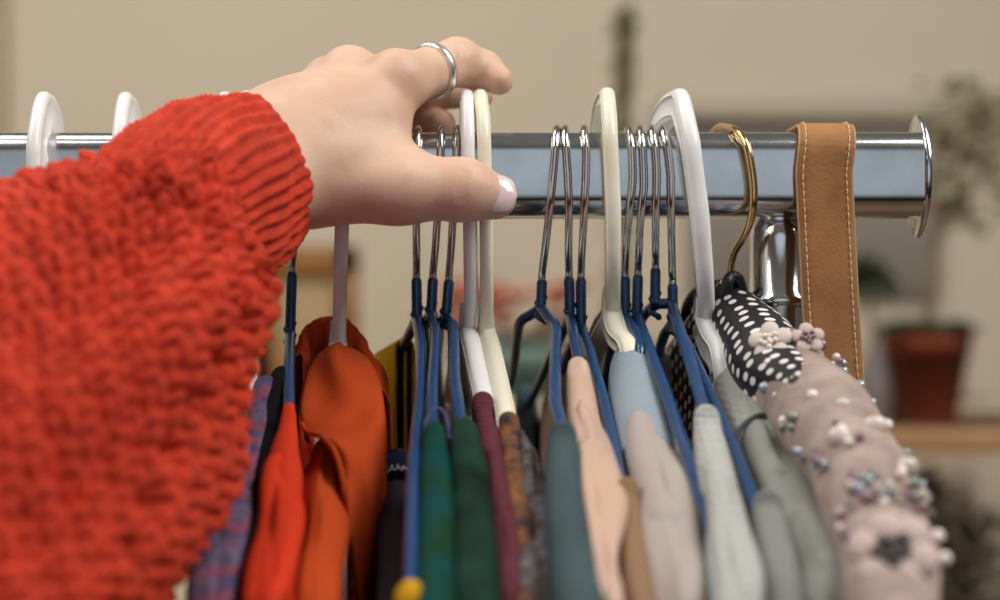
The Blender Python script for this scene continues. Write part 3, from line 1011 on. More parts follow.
# dark tee with label ------------------------------------------------------------
m = fabric('plum_black_jersey', (52, 42, 48))
g = Garment('dark_tee', 'dark plum tee with a woven neck label behind the bare blue arm', 't-shirt', at(0, 388, .6)[2], at(405, 0, .6)[0])
g.hood([(398, 452, 26), (397, 480, 30), (396, 530, 34), (394, 590, 36)], m, seed=7.7, far=False)
lm = fabric('label_navy', (38, 40, 66), 0.6)
mb = MB(); c = arm(399, 470, g.zn) + (0, -.008, .003)
G = [[c + np.array([dx, -.002 * math.cos(dx * 200), dz - abs(dx) * .25]) for dz in (.005, .0, -.005)] for dx in np.linspace(-.0062, .0062, 9)]
mb.grid(np.array(G)); lo = mb.build('neck_label', lm, g.root); md = lo.modifiers.new('thickness', 'SOLIDIFY'); md.thickness = .0008
mb = MB()
t = np.linspace(0, 1, 60)
sc = np.column_stack([c[0] - .0045 + .009 * t + .0004 * np.sin(t * 30), np.full(60, c[1] - .0032), c[2] - .0005 + .0011 * np.sin(t * 26) * (1 - .4 * t) - np.abs(-.0045 + .009 * t) * .25])
sweep(mb, sc, .00022, 6); mb.build('script', M['white'], lo)

# teal top -----------------------------------------------------------------------
m = fabric('teal_green_print', (10, 62, 62), 0.6, col2=lin(22, 54, 28), vscale=55)
g = Garment('teal_top', 'teal and green printed top with a hanging loop on a blue hanger', 'top', *zx('w3'))
g.hood([(434, 434, 16), (435, 448, 28), (436, 480, 34), (437, 540, 38), (437, 600, 40)], m, seed=8.2, folds=.001)
mb = MB(); P = catmull([arm(425, 440, g.zn), arm(427, 420, g.zn) + (0, -.003, 0), arm(436, 408, g.zn) + (0, -.004, 0), arm(446, 415, g.zn) + (0, -.003, 0), arm(450, 440, g.zn)], 8)
sweep(mb, P, .0009, 8); mb.build('hanging_loop', mat('loop_cord', lin(52, 58, 88), .6), g.root)

# dark green velvet ---------------------------------------------------------------
m = fabric('green_velvet', (12, 28, 22), 0.55, col2=lin(30, 62, 50), vscale=32, sheen=.02)
g = Garment('velvet_top', 'dark green velvet top left of the maroon knit', 'top', *zx('w4'))
g.hood([(463, 430, 24), (466, 445, 34), (470, 480, 42), (475, 540, 46), (480, 600, 48)], m, seed=9.4, folds=.0012)

# maroon knit -----------------------------------------------------------------------
m = fabric('maroon_rib', (92, 48, 56), 0.85, weave=.5, wscale=700)
g = Garment('maroon_knit', 'maroon knit jumper on the pinched white hanger', 'jumper', *zx('E'))
g.hood([(482, 404, 20), (485, 415, 22), (491, 450, 24), (500, 500, 25)], m, seed=1.1, folds=.0008)
g.sleeve([(491, 446, 22), (498, 485, 25), (506, 540, 26), (513, 600, 26)], m, folds=.0006)

# tweed cardigan ----------------------------------------------------------------------
m = fabric('tweed_grey', (104, 104, 106), 0.95, col2=lin(70, 56, 48), vscale=240, bump=0)
m2 = fabric('tweed_rust', (140, 92, 58), 0.95, col2=lin(60, 54, 56), vscale=120)
g = Garment('tweed_cardigan', 'fuzzy mottled grey and rust cardigan on the cream hanger', 'cardigan', *zx('F'))
g.hood([(508, 424, 18), (511, 436, 24), (516, 470, 28), (521, 520, 30), (527, 600, 32)], m2, seed=2.9, folds=.0018)
g.sleeve([(525, 438, 14), (530, 470, 22), (536, 530, 26), (541, 600, 28)], m, folds=.0016, mirror=False)

# slate top ------------------------------------------------------------------------------
m = fabric('slate_jersey', (68, 83, 86), 0.8, var=.15, vscale=40)
g = Garment('slate_top', 'slate blue jersey top left of the blush satin blouse', 'top', *zx('w5'))
g.hood([(561, 434, 22), (562, 444, 32), (564, 480, 38), (571, 530, 44), (582, 600, 50)], m, seed=3.3, folds=.001)

# blush satin -------------------------------------------------------------------------------
m = fabric('blush_satin', (190, 160, 141), 0.42, weave=.06, sheen=0)
g = Garment('blush_blouse', 'blush pink satin blouse on a blue hanger', 'blouse', *zx('w6'))
g.hood([(577, 369, 18), (579, 380, 27), (583, 410, 33), (590, 440, 40)], m, seed=4.4, folds=.001, leg_end=.03)
g.sleeve([(584, 405, 26), (590, 440, 40), (596, 475, 46), (601, 520, 42), (606, 560, 36), (612, 606, 36)], m, folds=.0014, seed=1.6)

# tan ------------------------------------------------------------------------------------------
m = fabric('tan_linen', (132, 106, 82), 0.9)
g = Garment('tan_shirt', 'tan linen shirt low between the blush blouse and the grey blouse', 'shirt', *zx('w7'))
g.hood([(626, 490, 20), (628, 505, 27), (633, 545, 30), (640, 600, 32)], m, seed=5.5, folds=.001)

# grey blouse with pale blue collar ----------------------------------------------------------------
m = fabric('warm_grey_cotton', (164, 154, 146), 0.8)
mb_ = fabric('pale_blue_cotton', (138, 151, 160), 0.8, var=.08, vscale=30)
g = Garment('grey_blouse', 'long warm grey blouse with a pale blue collar in front of the slim white hanger', 'blouse', *zx('G'))
g.hood([(632, 346, 38), (635, 356, 52), (638, 385, 58), (642, 412, 60), (648, 440, 60)], mb_, name='collar', end='open', seed=6.1, folds=.001, leg=.06, far=False)
g.hood([(645, 428, 30), (652, 446, 48), (660, 475, 54), (668, 505, 56)], m, seed=6.6, folds=.0012, leg=.2, far=False)
g.sleeve([(643, 414, 46), (650, 436, 58), (663, 480, 64), (677, 540, 62), (690, 606, 62)], m, folds=.0014, seed=2.5, start=.8)

# light grey blouse ----------------------------------------------------------------------------------
m = fabric('light_grey_waffle', (166, 168, 164), 0.85, weave=.7, wscale=420)
g = Garment('light_grey_blouse', 'light grey waffle blouse with a sleeve seam on the flat bent blue hanger', 'blouse', *zx('w10'))
g.hood([(704, 418, 22), (708, 428, 30), (712, 450, 36), (716, 470, 38)], m, seed=7.1, folds=.001)
g.sleeve([(715, 466, 40), (720, 490, 42), (729, 540, 44), (740, 606, 46)], m, folds=.001, start=.85)
g2m = fabric('pale_grey_cotton', (170, 178, 178), 0.85)
g = Garment('small_grey_top', 'small pale grey top at the end of the long blue arm', 'top', *zx('w9'))
g.hood([(717, 522, 20), (720, 534, 30), (726, 565, 38), (734, 606, 42)], g2m, seed=7.9, folds=.0008)
mb = MB(); P = catmull([arm(703, 500, g.zn), arm(709, 512, g.zn), arm(713, 524, g.zn), arm(714, 534, g.zn)], 6)
sweep(mb, P, np.interp(np.linspace(0, 1, len(P)), [0, .2, .8, 1], [.0022, .0028, .0028, .002])); mb.build('tip', M['blue'], H['w9'][0])

# checked grey blouse on the broad white hanger ----------------------------------------------------------
m = fabric('grey_check', (156, 155, 148), 0.9, weave=.8, wscale=380)
m3 = fabric('grey_sleeve', (136, 136, 130), 0.85)
g = Garment('checked_blouse', 'grey textured blouse with gathered sleeve left of the beaded top', 'blouse', *zx('Hh'))
g.hood([(728, 353, 34), (738, 364, 50), (752, 394, 60), (762, 424, 60)], m, seed=8.8, folds=.0012, leg_end=.03)
g.sleeve([(764, 426, 40), (776, 452, 50), (794, 498, 58), (812, 548, 64), (833, 606, 68)], m3, folds=.0014, seed=9.2, start=.8)
mb = MB()
P = catmull([arm(733, 440, g.zn) + (0, -.001, 0), arm(743, 429, g.zn) + (0, -.002, .0015), arm(760, 421, g.zn) + (0, -.002, .002), arm(778, 426, g.zn) + (0, -.002, .0015), arm(790, 437, g.zn)], 8)
sweep(mb, P, .0011, 8); mb.build('gather_band', fabric('grey_elastic', (70, 72, 74)), g.root)
m = fabric('mid_grey_jersey', (124, 124, 121), 0.85)
g = Garment('mid_grey_top', 'plain mid grey top with a rounded shoulder below the gathered grey sleeve', 'top', *zx('w11'))
g.hood([(764, 504, 26), (768, 514, 38), (775, 550, 46), (786, 606, 52)], m, seed=3.9, folds=.001)

# polka dot dress -------------------------------------------------------------------------------------------


def polka(name, base, dot, scale=150, rad=.30):
    m = fabric(name, base, 0.5, weave=0.05, sheen=0)
    nt = m.node_tree; b = nt.nodes['Principled BSDF']
    uv = nt.nodes.new('ShaderNodeUVMap')
    vo = nt.nodes.new('ShaderNodeTexVoronoi'); vo.voronoi_dimensions = '2D'
    vo.inputs['Scale'].default_value = scale; vo.inputs['Randomness'].default_value = 0.28
    nt.links.new(uv.outputs['UV'], vo.inputs['Vector'])
    th = nt.nodes.new('ShaderNodeMapRange'); th.inputs['From Min'].default_value = rad; th.inputs['From Max'].default_value = rad + .04
    th.inputs['To Min'].default_value = 1; th.inputs['To Max'].default_value = 0
    nt.links.new(vo.outputs['Distance'], th.inputs['Value'])
    mx = nt.nodes.new('ShaderNodeMix'); mx.data_type = 'RGBA'
    mx.inputs['A'].default_value = lin(*base); mx.inputs['B'].default_value = lin(*dot)
    nt.links.new(th.outputs['Result'], mx.inputs['Factor'])
    nt.links.new(mx.outputs['Result'], b.inputs['Base Color'])
    return m


def lay_uv(o, us, vs):
    """cloth-length UVs (metres) for a grid mesh of us x vs points"""
    me = o.data
    lay = me.uv_layers.new(name='UVMap')
    U, V = np.meshgrid(us, vs, indexing='ij')
    uvv = np.column_stack([U.ravel(), V.ravel()])
    li = np.zeros(len(me.loops), int); me.loops.foreach_get('vertex_index', li)
    li = np.minimum(li, len(uvv) - 1)
    lay.data.foreach_set('uv', uvv[li].ravel())


def drape(g, name, m, secs, legs=.05, nphi=29, folds=.001, seed=0, uvs=True, n=9, hc=.9, close=True):
    """wide padded shoulder: secs = (px, py, width px); an inverted-U shell down past the half height"""
    C = catmull([np.concatenate([arm(x, y, g.zn), [w / 2 / F * (arm(x, y, g.zn)[1] - CAM_Y)]]) for x, y, w in secs], n)
    P, A = C[:, :3], C[:, 3]
    h = P[-1] - P[0]; h[2] = 0; h /= np.linalg.norm(h)
    nv = np.array([-h[1], h[0], 0]); nv *= 1 if nv[0] > 0 else -1
    T = np.gradient(P, axis=0); T /= np.linalg.norm(T, axis=1)[:, None]
    Bv = np.cross(nv, T); Bv /= np.linalg.norm(Bv, axis=1)[:, None]
    Bv *= np.sign(Bv[:, 2])[:, None]
    sl = np.concatenate([[0], np.cumsum(np.linalg.norm(np.diff(P, axis=0), axis=1))])
    ang = np.linspace(-PI * .62, PI * .62, nphi)
    G = []
    for i in range(len(P)):
        f = fold_noise(sl[i], ang * .03, seed, folds)
        c = P[i] - Bv[i] * A[i] * hc
        ring = c + ((A[i] + f) * np.sin(ang))[:, None] * nv + ((A[i] * hc + f) * np.cos(ang))[:, None] * Bv[i]
        lo0 = [ring[0] + np.array([0, 0, -1.0]) * legs * t for t in (1, .6, .3)]
        lo1 = [ring[-1] + np.array([0, 0, -1.0]) * legs * t for t in (.3, .6, 1)]
        G.append(np.vstack([lo0, ring, lo1]))
    G = np.array(G)
    mb = MB(); mb.grid(G)
    o = mb.build(name, m, g.root)
    if uvs:
        am = A.mean()
        vs = np.concatenate([[-am * 2 - legs, -am * 2 - legs * .6, -am * 2 - legs * .3], ang * am, [am * 2 + legs * .3, am * 2 + legs * .6, am * 2 + legs]])
        lay_uv(o, sl, vs)
    md = o.modifiers.new('thickness', 'SOLIDIFY'); md.thickness = .0008; md.offset = -1
    return o, G, P, A, nv, Bv


m = polka('polka_satin', (34, 32, 36), (222, 218, 216), 165, .24)
zp = at(0, 278, .6)[2]
g = Garment('polka_dot_dress', 'black satin dress with white polka dots under the gold hook', 'dress', zp, at(730, 0, .6)[0])
gpolka = g; M['polka'] = m
drape(g, 'shoulder', m, [(727, 279, 20), (733, 283, 46), (745, 294, 66), (762, 312, 80), (784, 343, 80), (804, 366, 52), (820, 395, 32)], legs=.035, seed=1, folds=.0012)
# far shoulder
mb = MB()
nk = at(727, 284, .6)
rows = []
for t in np.linspace(0, 1, 14):
    p = nk + np.array([-.016 * t, .19 * t, -.07 * t - .002])
    a = .007 + .012 * math.sin(PI * min(1, .15 + t * .8))
    ang = np.linspace(-PI * .6, PI * .6, 15)
    r = np.array([p + np.array([a * math.sin(x), 0, a * math.cos(x) - a]) for x in ang])
    rows.append(np.vstack([r[:1] - (0, 0, .12), r, r[-1:] - (0, 0, .12)]))
mb.grid(np.array(rows)); o = mb.build('shoulder', m, g.root); lay_uv(o, np.linspace(0, .2, 14), np.concatenate([[-.15], np.linspace(-.03, .03, 15), [.15]]))
md = o.modifiers.new('thickness', 'SOLIDIFY'); md.thickness = .0008
# black knotted strap at the hook foot
mk = mat('black_satin', lin(22, 21, 24), .45)
mb = MB()
P = catmull([at(724, 300, .592), at(727, 284, .588), at(731, 277, .590), at(738, 279, .592), at(742, 292, .594)], 8)
sweep(mb, P, .0024, 10)
P = catmull([at(738, 283, .596), at(715, 286, .604), at(697, 292, .618), at(686, 312, .63), at(690, 340, .63)], 8)
sweep(mb, P, .0024, 10)
mb.build('tie', mk, g.root, label='plain black knotted tie')

# beaded sheer top -----------------------------------------------------------------------------------------------
m = fabric('blush_tulle', (186, 166, 156), 0.6, col2=lin(154, 136, 128), vscale=70, weave=.3, wscale=900)
nt = m.node_tree; b = nt.nodes['Principled BSDF']
b.inputs['Alpha'].default_value = 0.82
g = Garment('beaded_top', 'sheer blush top covered in pearls, beads and sequin flowers beside the leather strap', 'top', zp, at(748, 0, .6)[0])
secs = [(790, 336, 66), (796, 341, 88), (806, 352, 96), (823, 376, 99), (840, 406, 101), (858, 436, 105), (879, 472, 108), (893, 514, 100), (900, 556, 90), (903, 606, 82), (903, 650, 80)]
o, G, P, A, nv, Bv = drape(g, 'sleeve', m, secs, legs=.06, seed=3, folds=.0016, uvs=False)
mb = MB()
r0 = G[3][2:-2]
sweep(mb, catmull([p + (0, -.0015, .001) for p in r0[::4]], 5), .0016, 8); mb.build('neck_trim', fabric('blush_trim', (206, 186, 178)), g.root)

pearl = mat('pearl', lin(228, 216, 206), 0.18, coat=.5)
mauve = mat('mauve_bead', lin(132, 104, 112), 0.2, coat=.6)
aqua = mat('iridescent_bead', lin(158, 168, 180), 0.12, 0.35, coat=.6)
sage = mat('sage_sequin', lin(134, 140, 126), 0.25, 0.3)
dusky = mat('dusky_petal', lin(190, 168, 160), 0.6)


def surf(u, ang):
    """point and outward normal on the beaded sleeve: u along (0-1), ang from the ridge"""
    i = int(np.clip(u * (len(P) - 1), 0, len(P) - 1))
    a = A[i]
    nr = math.sin(ang) * nv + math.cos(ang) * Bv[i]
    c = P[i] - Bv[i] * a * .9
    return c + math.sin(ang) * a * nv + math.cos(ang) * a * .9 * Bv[i], nr / np.linalg.norm(nr), i


T_ = np.gradient(P, axis=0)
for k in range(52):
    if k < 30:      # dense rims: left edge, right edge
        u, an = random.uniform(.05, .8), random.choice([-1, -1, 1]) * random.uniform(.8, 1.3)
    elif k < 31:    # cluster before the flower
        u, an = random.uniform(.5, .66), random.uniform(-1.2, 1.2)
    elif k < 40:
        u, an = random.uniform(.04, .12), random.uniform(-1.3, 1.4)
    else:
        u, an = random.uniform(.08, .85), random.uniform(-1.2, 1.3)
    p, nr, i = surf(u, an)
    r = random.choice([.0011, .0013, .0016, .0021])
    mm = random.choice([pearl, mauve, mauve, aqua, sage, pearl])
    mb = MB(); mb.sphere(p + nr * r * .7, r, 8, 12); mb.build('bead', mm, g.root)


def sequin_flower(u, an, R, petal_m, core_m, npet=6):
    p, nr, i = surf(u, an)
    nr = nr * .5 + np.array([-.15, -.75, .1]); nr /= np.linalg.norm(nr); p = p + nr * .002
    t1 = np.cross(nr, (0.2, 0.1, 1.0)); t1 /= np.linalg.norm(t1); t2 = np.cross(nr, t1)
    mb = MB()
    for k in range(npet):
        a = 2 * PI * k / npet
        c = p + (t1 * math.cos(a) + t2 * math.sin(a)) * R * .62 + nr * .0012
        th = np.linspace(.001, PI - .001, 9); ph = np.linspace(0, 2 * PI, 14, endpoint=False)
        Tt, Pp = np.meshgrid(th, ph, indexing='ij')
        Gg = c + (np.sin(Tt) * np.cos(Pp))[..., None] * t1 * R * .44 + (np.sin(Tt) * np.sin(Pp))[..., None] * t2 * R * .44 + np.cos(Tt)[..., None] * nr * R * .18
        mb.grid(Gg, True, (True, True))
    fl = mb.build('flower', petal_m, g.root)
    mb = MB()
    for k in range(9):
        a = 2.4 * k
        c = p + (t1 * math.cos(a) + t2 * math.sin(a)) * R * .14 * math.sqrt(k) + nr * (.0026)
        mb.sphere(c, R * .15, 6, 8)
    mb.build('flower_centre', core_m, fl)


cream_p = mat('oyster_sequin', lin(206, 194, 184), .25, coat=.4)
darkcore = mat('dark_bead_core', lin(70, 66, 62), .3, .3)
sequin_flower(.80, -.15, .0118, dusky, darkcore)
sequin_flower(.09, -.55, .0078, mat('cream_petal', lin(206, 192, 184), .6), pearl, 5)
sequin_flower(.10, .25, .0060, dusky, mauve, 5)
for (u, an, R_) in ((.46, .5, .0042), (.50, -.35, .0040), (.40, .05, .0026), (.56, .75, .0034), (.30, -.55, .0024)):
    p, nr, i = surf(u, an)
    mb = MB(); mb.sphere(p + nr * .0006, R_, 12, 18, (1, .55, .8)); mb.build('sequin', cream_p, g.root)
for k in range(40):
    u, an = random.gauss(.63, .035), random.uniform(-1.1, 1.1)
    p, nr, i = surf(u, an)
    mb = MB(); mb.sphere(p + nr * .0008, random.choice([.0012, .0016, .002]), 8, 12); mb.build('bead', random.choice([mauve, mauve, sage, aqua, pearl, dusky]), g.root)

# ------------------------------------------------------------------ the person: left hand and forearm in a knitted sleeve
# signed-distance body (millimetres about the rail axis), surfaced with a net
def mm_(px, py, d):
    p = at(px, py, d / 1000.0)
    return np.array([p[0], p[1], p[2] - RZ]) * 1000.0


class SDF:
    def __init__(s, lo, hi, h):
        s.h = h; s.lo = np.array(lo, float)
        ax = [np.arange(l, u, h) for l, u in zip(lo, hi)]
        s.X, s.Y, s.Z = np.meshgrid(*ax, indexing='ij')
        s.D = np.full(s.X.shape, 1e3)

    def cone(s, a, b, ra, rb, k, flat=None):
        a = np.asarray(a, float); b = np.asarray(b, float)
        pa = np.stack([s.X - a[0], s.Y - a[1], s.Z - a[2]], -1)
        ba = b - a
        t = np.clip(pa @ ba / (ba @ ba), 0, 1)
        q = pa - t[..., None] * ba
        if flat is not None:
            n, f = flat          # squash: distances along n count f times
            n = np.asarray(n, float) / np.linalg.norm(n)
            dn = q @ n
            q = q + dn[..., None] * n * (f - 1)
        d = np.sqrt((q ** 2).sum(-1)) - (ra + (rb - ra) * t)
        hh = np.clip(.5 + .5 * (s.D - d) / k, 0, 1)
        s.D = s.D * (1 - hh) + d * hh - k * hh * (1 - hh)

    def carve(s, a, b, r, k):
        a = np.asarray(a, float); b = np.asarray(b, float)
        pa = np.stack([s.X - a[0], s.Y - a[1], s.Z - a[2]], -1)
        ba = b - a
        t = np.clip(pa @ ba / (ba @ ba + 1e-9), 0, 1)
        d = -(np.sqrt(((pa - t[..., None] * ba) ** 2).sum(-1)) - r)
        hh = np.clip(.5 - .5 * (s.D - d) / k, 0, 1)
        s.D = s.D * (1 - hh) + d * hh + k * hh * (1 - hh)

    def mesh(s):
        D = s.D
        ins = D < 0
        nx, ny, nz = D.shape
        c = np.zeros((nx - 1, ny - 1, nz - 1), int)
        for i in (0, 1):
            for j in (0, 1):
                for k in (0, 1):
                    c += ins[i:nx - 1 + i, j:ny - 1 + j, k:nz - 1 + k]
        act = (c > 0) & (c < 8)
        ijk = np.argwhere(act)
        vid = np.full(act.shape, -1, int); vid[act] = np.arange(len(ijk))
        acc = np.zeros((len(ijk), 3)); cnt = np.zeros(len(ijk))
        cor = [(i, j, k) for i in (0, 1) for j in (0, 1) for k in (0, 1)]
        for a in cor:
            for ax in range(3):
                if a[ax] == 1: continue
                b = list(a); b[ax] = 1
                da = D[ijk[:, 0] + a[0], ijk[:, 1] + a[1], ijk[:, 2] + a[2]]
                db = D[ijk[:, 0] + b[0], ijk[:, 1] + b[1], ijk[:, 2] + b[2]]
                cr = (da < 0) != (db < 0)
                t = np.where(cr, da / np.where(da == db, 1, da - db), 0)
                p = np.tile(np.array(a, float), (len(ijk), 1)); p[:, ax] += t
                acc[cr] += p[cr]; cnt[cr] += 1
        V = (ijk + acc / cnt[:, None]) * s.h + s.lo
        quads = []
        for ax in range(3):
            u, v = [(1, 2), (2, 0), (0, 1)][ax]
            sl0 = [slice(1, n - 1) for n in D.shape]
            sl0[ax] = slice(0, D.shape[ax] - 1); sl1 = list(sl0); sl1[ax] = slice(1, D.shape[ax])
            A_, B_ = ins[tuple(sl0)], ins[tuple(sl1)]
            e = np.argwhere(A_ != B_)
            st = A_[tuple(e.T)]
            base = e.copy()
            for q in range(3):
                if q != ax: base[:, q] += 1
            def cell(du, dv):
                w = base.copy(); w[:, u] -= du; w[:, v] -= dv
                return vid[w[:, 0], w[:, 1], w[:, 2]]
            q4 = np.stack([cell(1, 1), cell(0, 1), cell(0, 0), cell(1, 0)], -1)
            q4[~st] = q4[~st][:, ::-1]
            quads.append(q4)
        return V, np.concatenate(quads)


S = SDF((-132, -92, -52), (22, 74, 70), 0.95)
w0u, w0l = mm_(190, 175, 520), mm_(205, 235, 508)
# wrist and forearm: two parallel bones
S.cone(mm_(185, 190, 522), mm_(284, 133, 571), 18, 17, 6)
S.cone(mm_(195, 220, 515), mm_(298, 173, 560), 18, 16.8, 14)
S.cone(mm_(280, 150, 566), mm_(330, 130, 568), 20, 18, 12)
# back of the hand
J = {}
J['i'] = [mm_(398, 82, 577), mm_(457, 63, 607), mm_(483, 71, 611), mm_(499, 80.5, 605)]
J['m'] = [mm_(350, 77, 597), mm_(408, 86, 630), mm_(450, 89, 637), mm_(479, 93, 628)]
J['r'] = [mm_(330, 84, 617), mm_(388, 112, 644), mm_(422, 121, 640), mm_(441, 124, 630)]
J['p'] = [mm_(310, 102, 631), mm_(350, 132, 653), mm_(378, 146, 648), mm_(396, 152, 638)]
S.cone(mm_(312, 146, 564), J['i'][0], 17, 11.0, 12)
S.cone(mm_(298, 135, 572), J['m'][0], 17, 11.6, 14)
S.cone(mm_(290, 127, 584), J['r'][0], 12, 10.0, 12)
S.cone(mm_(284, 120, 594), J['p'][0], 10.5, 8.5, 12)
S.cone(mm_(352, 82, 595), mm_(392, 84, 580), 9.6, 9.8, 8)
# thumb: base, proximal, distal
th = [mm_(318, 180, 560), mm_(398, 187, 560), mm_(464, 190, 562), mm_(494, 197, 564)]
S.cone(th[0], th[1], 17.5, 13.0, 10)
S.cone(mm_(330, 160, 563), mm_(380, 128, 570), 15, 11.5, 10)
S.cone(mm_(345, 165, 562), mm_(392, 165, 563), 14, 10, 8)
S.cone(th[1], th[2], 13.0, 11.2, 7)
S.cone(th[2], th[3], 11.2, 8.6, 5)
# knuckle bosses
for key, r in (('i', 8.4), ('m', 7.6), ('r', 7.2)):
    p = J[key][0] + np.array([-1.5, -2.0, 2.6])
    S.cone(p, p + .1, r, r, 4)
# fingers
rad = {'i': (10.8, 9.3, 8.3, 6.0), 'm': (10.6, 9.0, 8.2, 6.6), 'r': (10, 8.6, 7.8, 6.3), 'p': (8.8, 7.4, 6.6, 5.4)}
for key in 'imrp':
    j = J[key]; r = rad[key]
    for a in range(3):
        S.cone(j[a], j[a + 1], r[a] if a else r[0] * .97, r[a + 1], 4.5 if a == 0 else 2.0)
# pads at finger joints
S.cone(J['i'][1] + np.array([0, -1.0, .8]), J['i'][1] + np.array([.2, -1.0, .8]), 9.3, 9.3, 3)
# crease on the thumb joint and between the index segments
V, Q = S.mesh()
# creases and tendons: small moves along the surface normal
def vnormals(V, Q):
    n = np.cross(V[Q[:, 2]] - V[Q[:, 0]], V[Q[:, 3]] - V[Q[:, 1]])
    N = np.zeros_like(V)
    for k in range(4): np.add.at(N, Q[:, k], n)
    return N / (np.linalg.norm(N, axis=1)[:, None] + 1e-9)


for it in range(5):
    acc = np.zeros_like(V); cnt = np.zeros(len(V))
    for a, b in ((0, 1), (1, 2), (2, 3), (3, 0)):
        np.add.at(acc, Q[:, a], V[Q[:, b]]); np.add.at(acc, Q[:, b], V[Q[:, a]])
        np.add.at(cnt, Q[:, a], 1); np.add.at(cnt, Q[:, b], 1)
    V = V * .5 + .5 * acc / cnt[:, None]
VN = vnormals(V, Q)


def furrow(pts, width, depth, near=None):
    global V
    P = catmull([mm_(*p) for p in pts], 10)[:, :3]
    sel = np.argwhere((V > P.min(0) - 14).all(1) & (V < P.max(0) + 14).all(1))[:, 0]
    d = np.sqrt(((V[sel][:, None, :] - P[None]) ** 2).sum(-1))
    # distance measured across the line of sight, on the camera side only
    v = V[sel]; dd = d.min(1); k = d.argmin(1)
    view = P[k] / 1.0 - np.array([0, -600.0, -49.5]); view /= np.linalg.norm(view, axis=1)[:, None]
    off = v - P[k]; off = off - (off * view).sum(1)[:, None] * view
    lat = np.linalg.norm(off, axis=1)
    front = (VN[sel] * view).sum(1) < 0.1
    w = np.exp(-(lat / width) ** 2) * front * np.clip((16 - dd) / 6, 0, 1)
    V[sel] -= VN[sel] * (w * depth)[:, None]


for x, dp in ((460, .32), (465, .28)):
    furrow([(x + 2, 172, 552), (x - 1, 186, 551), (x - 1, 200, 552)], 1.0, dp)
for x, dp in ((446, .3), (455, .45), (461, .35)):
    furrow([(x, 40, 600), (x + 5, 52, 598), (x + 5, 64, 599)], 1.1, dp)
furrow([(490, 90, 600), (478, 84, 600), (468, 82, 600), (455, 88, 600)], 1.6, .35)
furrow([(330, 118, 555), (360, 92, 562), (388, 76, 567)], 4.0, -.4)
furrow([(318, 104, 560), (345, 82, 570), (368, 66, 580)], 4.5, .25)
furrow([(420, 168, 551), (408, 188, 547), (400, 208, 551)], 2.6, .5)
furrow([(345, 170, 545), (372, 158, 550), (398, 156, 556)], 5, .6)
me_v = V / 1000.0 + np.array([0, 0, RZ])
person = empty('person', (-0.17, -0.24, 0.0), 'person in a chunky red knit sweater pushing hangers along the rail with the left hand', 'person')
mb = MB(); mb.add(me_v, Q.tolist())
body = mb.build('body', M['skin'], person)
sm = body.modifiers.new('smooth', 'SMOOTH'); sm.factor = .5; sm.iterations = 1

# thumb nail
nc = mm_(503, 198, 556) / 1000 + np.array([0, 0, RZ])
ax = (th[3] - th[2]); ax /= np.linalg.norm(ax)
nn = np.array([.42, -.9, .12]); nn -= ax * nn.dot(ax); nn /= np.linalg.norm(nn)
sd = np.cross(ax, nn)
tipc = th[3] / 1000 + np.array([0, 0, RZ])
rows = []
for u in np.linspace(-1, 1, 15):
    row = []
    for v in np.linspace(-1, 1, 15):
        wv = .0074 * (1 - .10 * max(0, u)) * math.sqrt(max(0, 1 - (max(0, abs(u) - .25) / .75) ** 2.6))
        lon = .0064 * u + .0012
        a = v * 1.0
        rr = .0078
        p = tipc + ax * lon + sd * (math.sin(a) * wv * 1.15) + nn * (rr * (math.cos(a * .85)) + .0008 - .0016 * max(0, u) ** 2)
        row.append(p)
    rows.append(row)
mb = MB(); mb.grid(np.array(rows)); nl = mb.build('thumbnail', M['nail'], person, label='pale pink thumbnail')
md = nl.modifiers.new('thickness', 'SOLIDIFY'); md.thickness = .0012; md.offset = 1

# ring on the index finger
a0, a1 = J['i'][0] / 1000 + np.array([0, 0, RZ]), J['i'][1] / 1000 + np.array([0, 0, RZ])
rc = a0 * .42 + a1 * .58
ax = (a1 - a0) / np.linalg.norm(a1 - a0)
e1 = np.cross(ax, (0, 0, 1.0)); e1 /= np.linalg.norm(e1); e2 = np.cross(e1, ax)
mb = MB()
aa = np.linspace(0, 2 * PI, 72, endpoint=False)
prof = [(-.0014, .0), (-.0011, .0008), (0, .0011), (.0011, .0008), (.0014, 0), (.001, -.0006), (-.001, -.0006)]
RR = .01005
G = np.array([[rc + (e1 * math.cos(a) + e2 * math.sin(a)) * (RR + o_) + ax * t_ for t_, o_ in [(p_ * 1.5, q_ * 1.2) for p_, q_ in prof]] for a in aa])
G = np.concatenate([G, G[:1]])
mb.grid(G, True); mb.build('ring', M['silver'], person, label='polished silver ring')

# sweater: puffed sleeve and ribbed cuff ------------------------------------------------


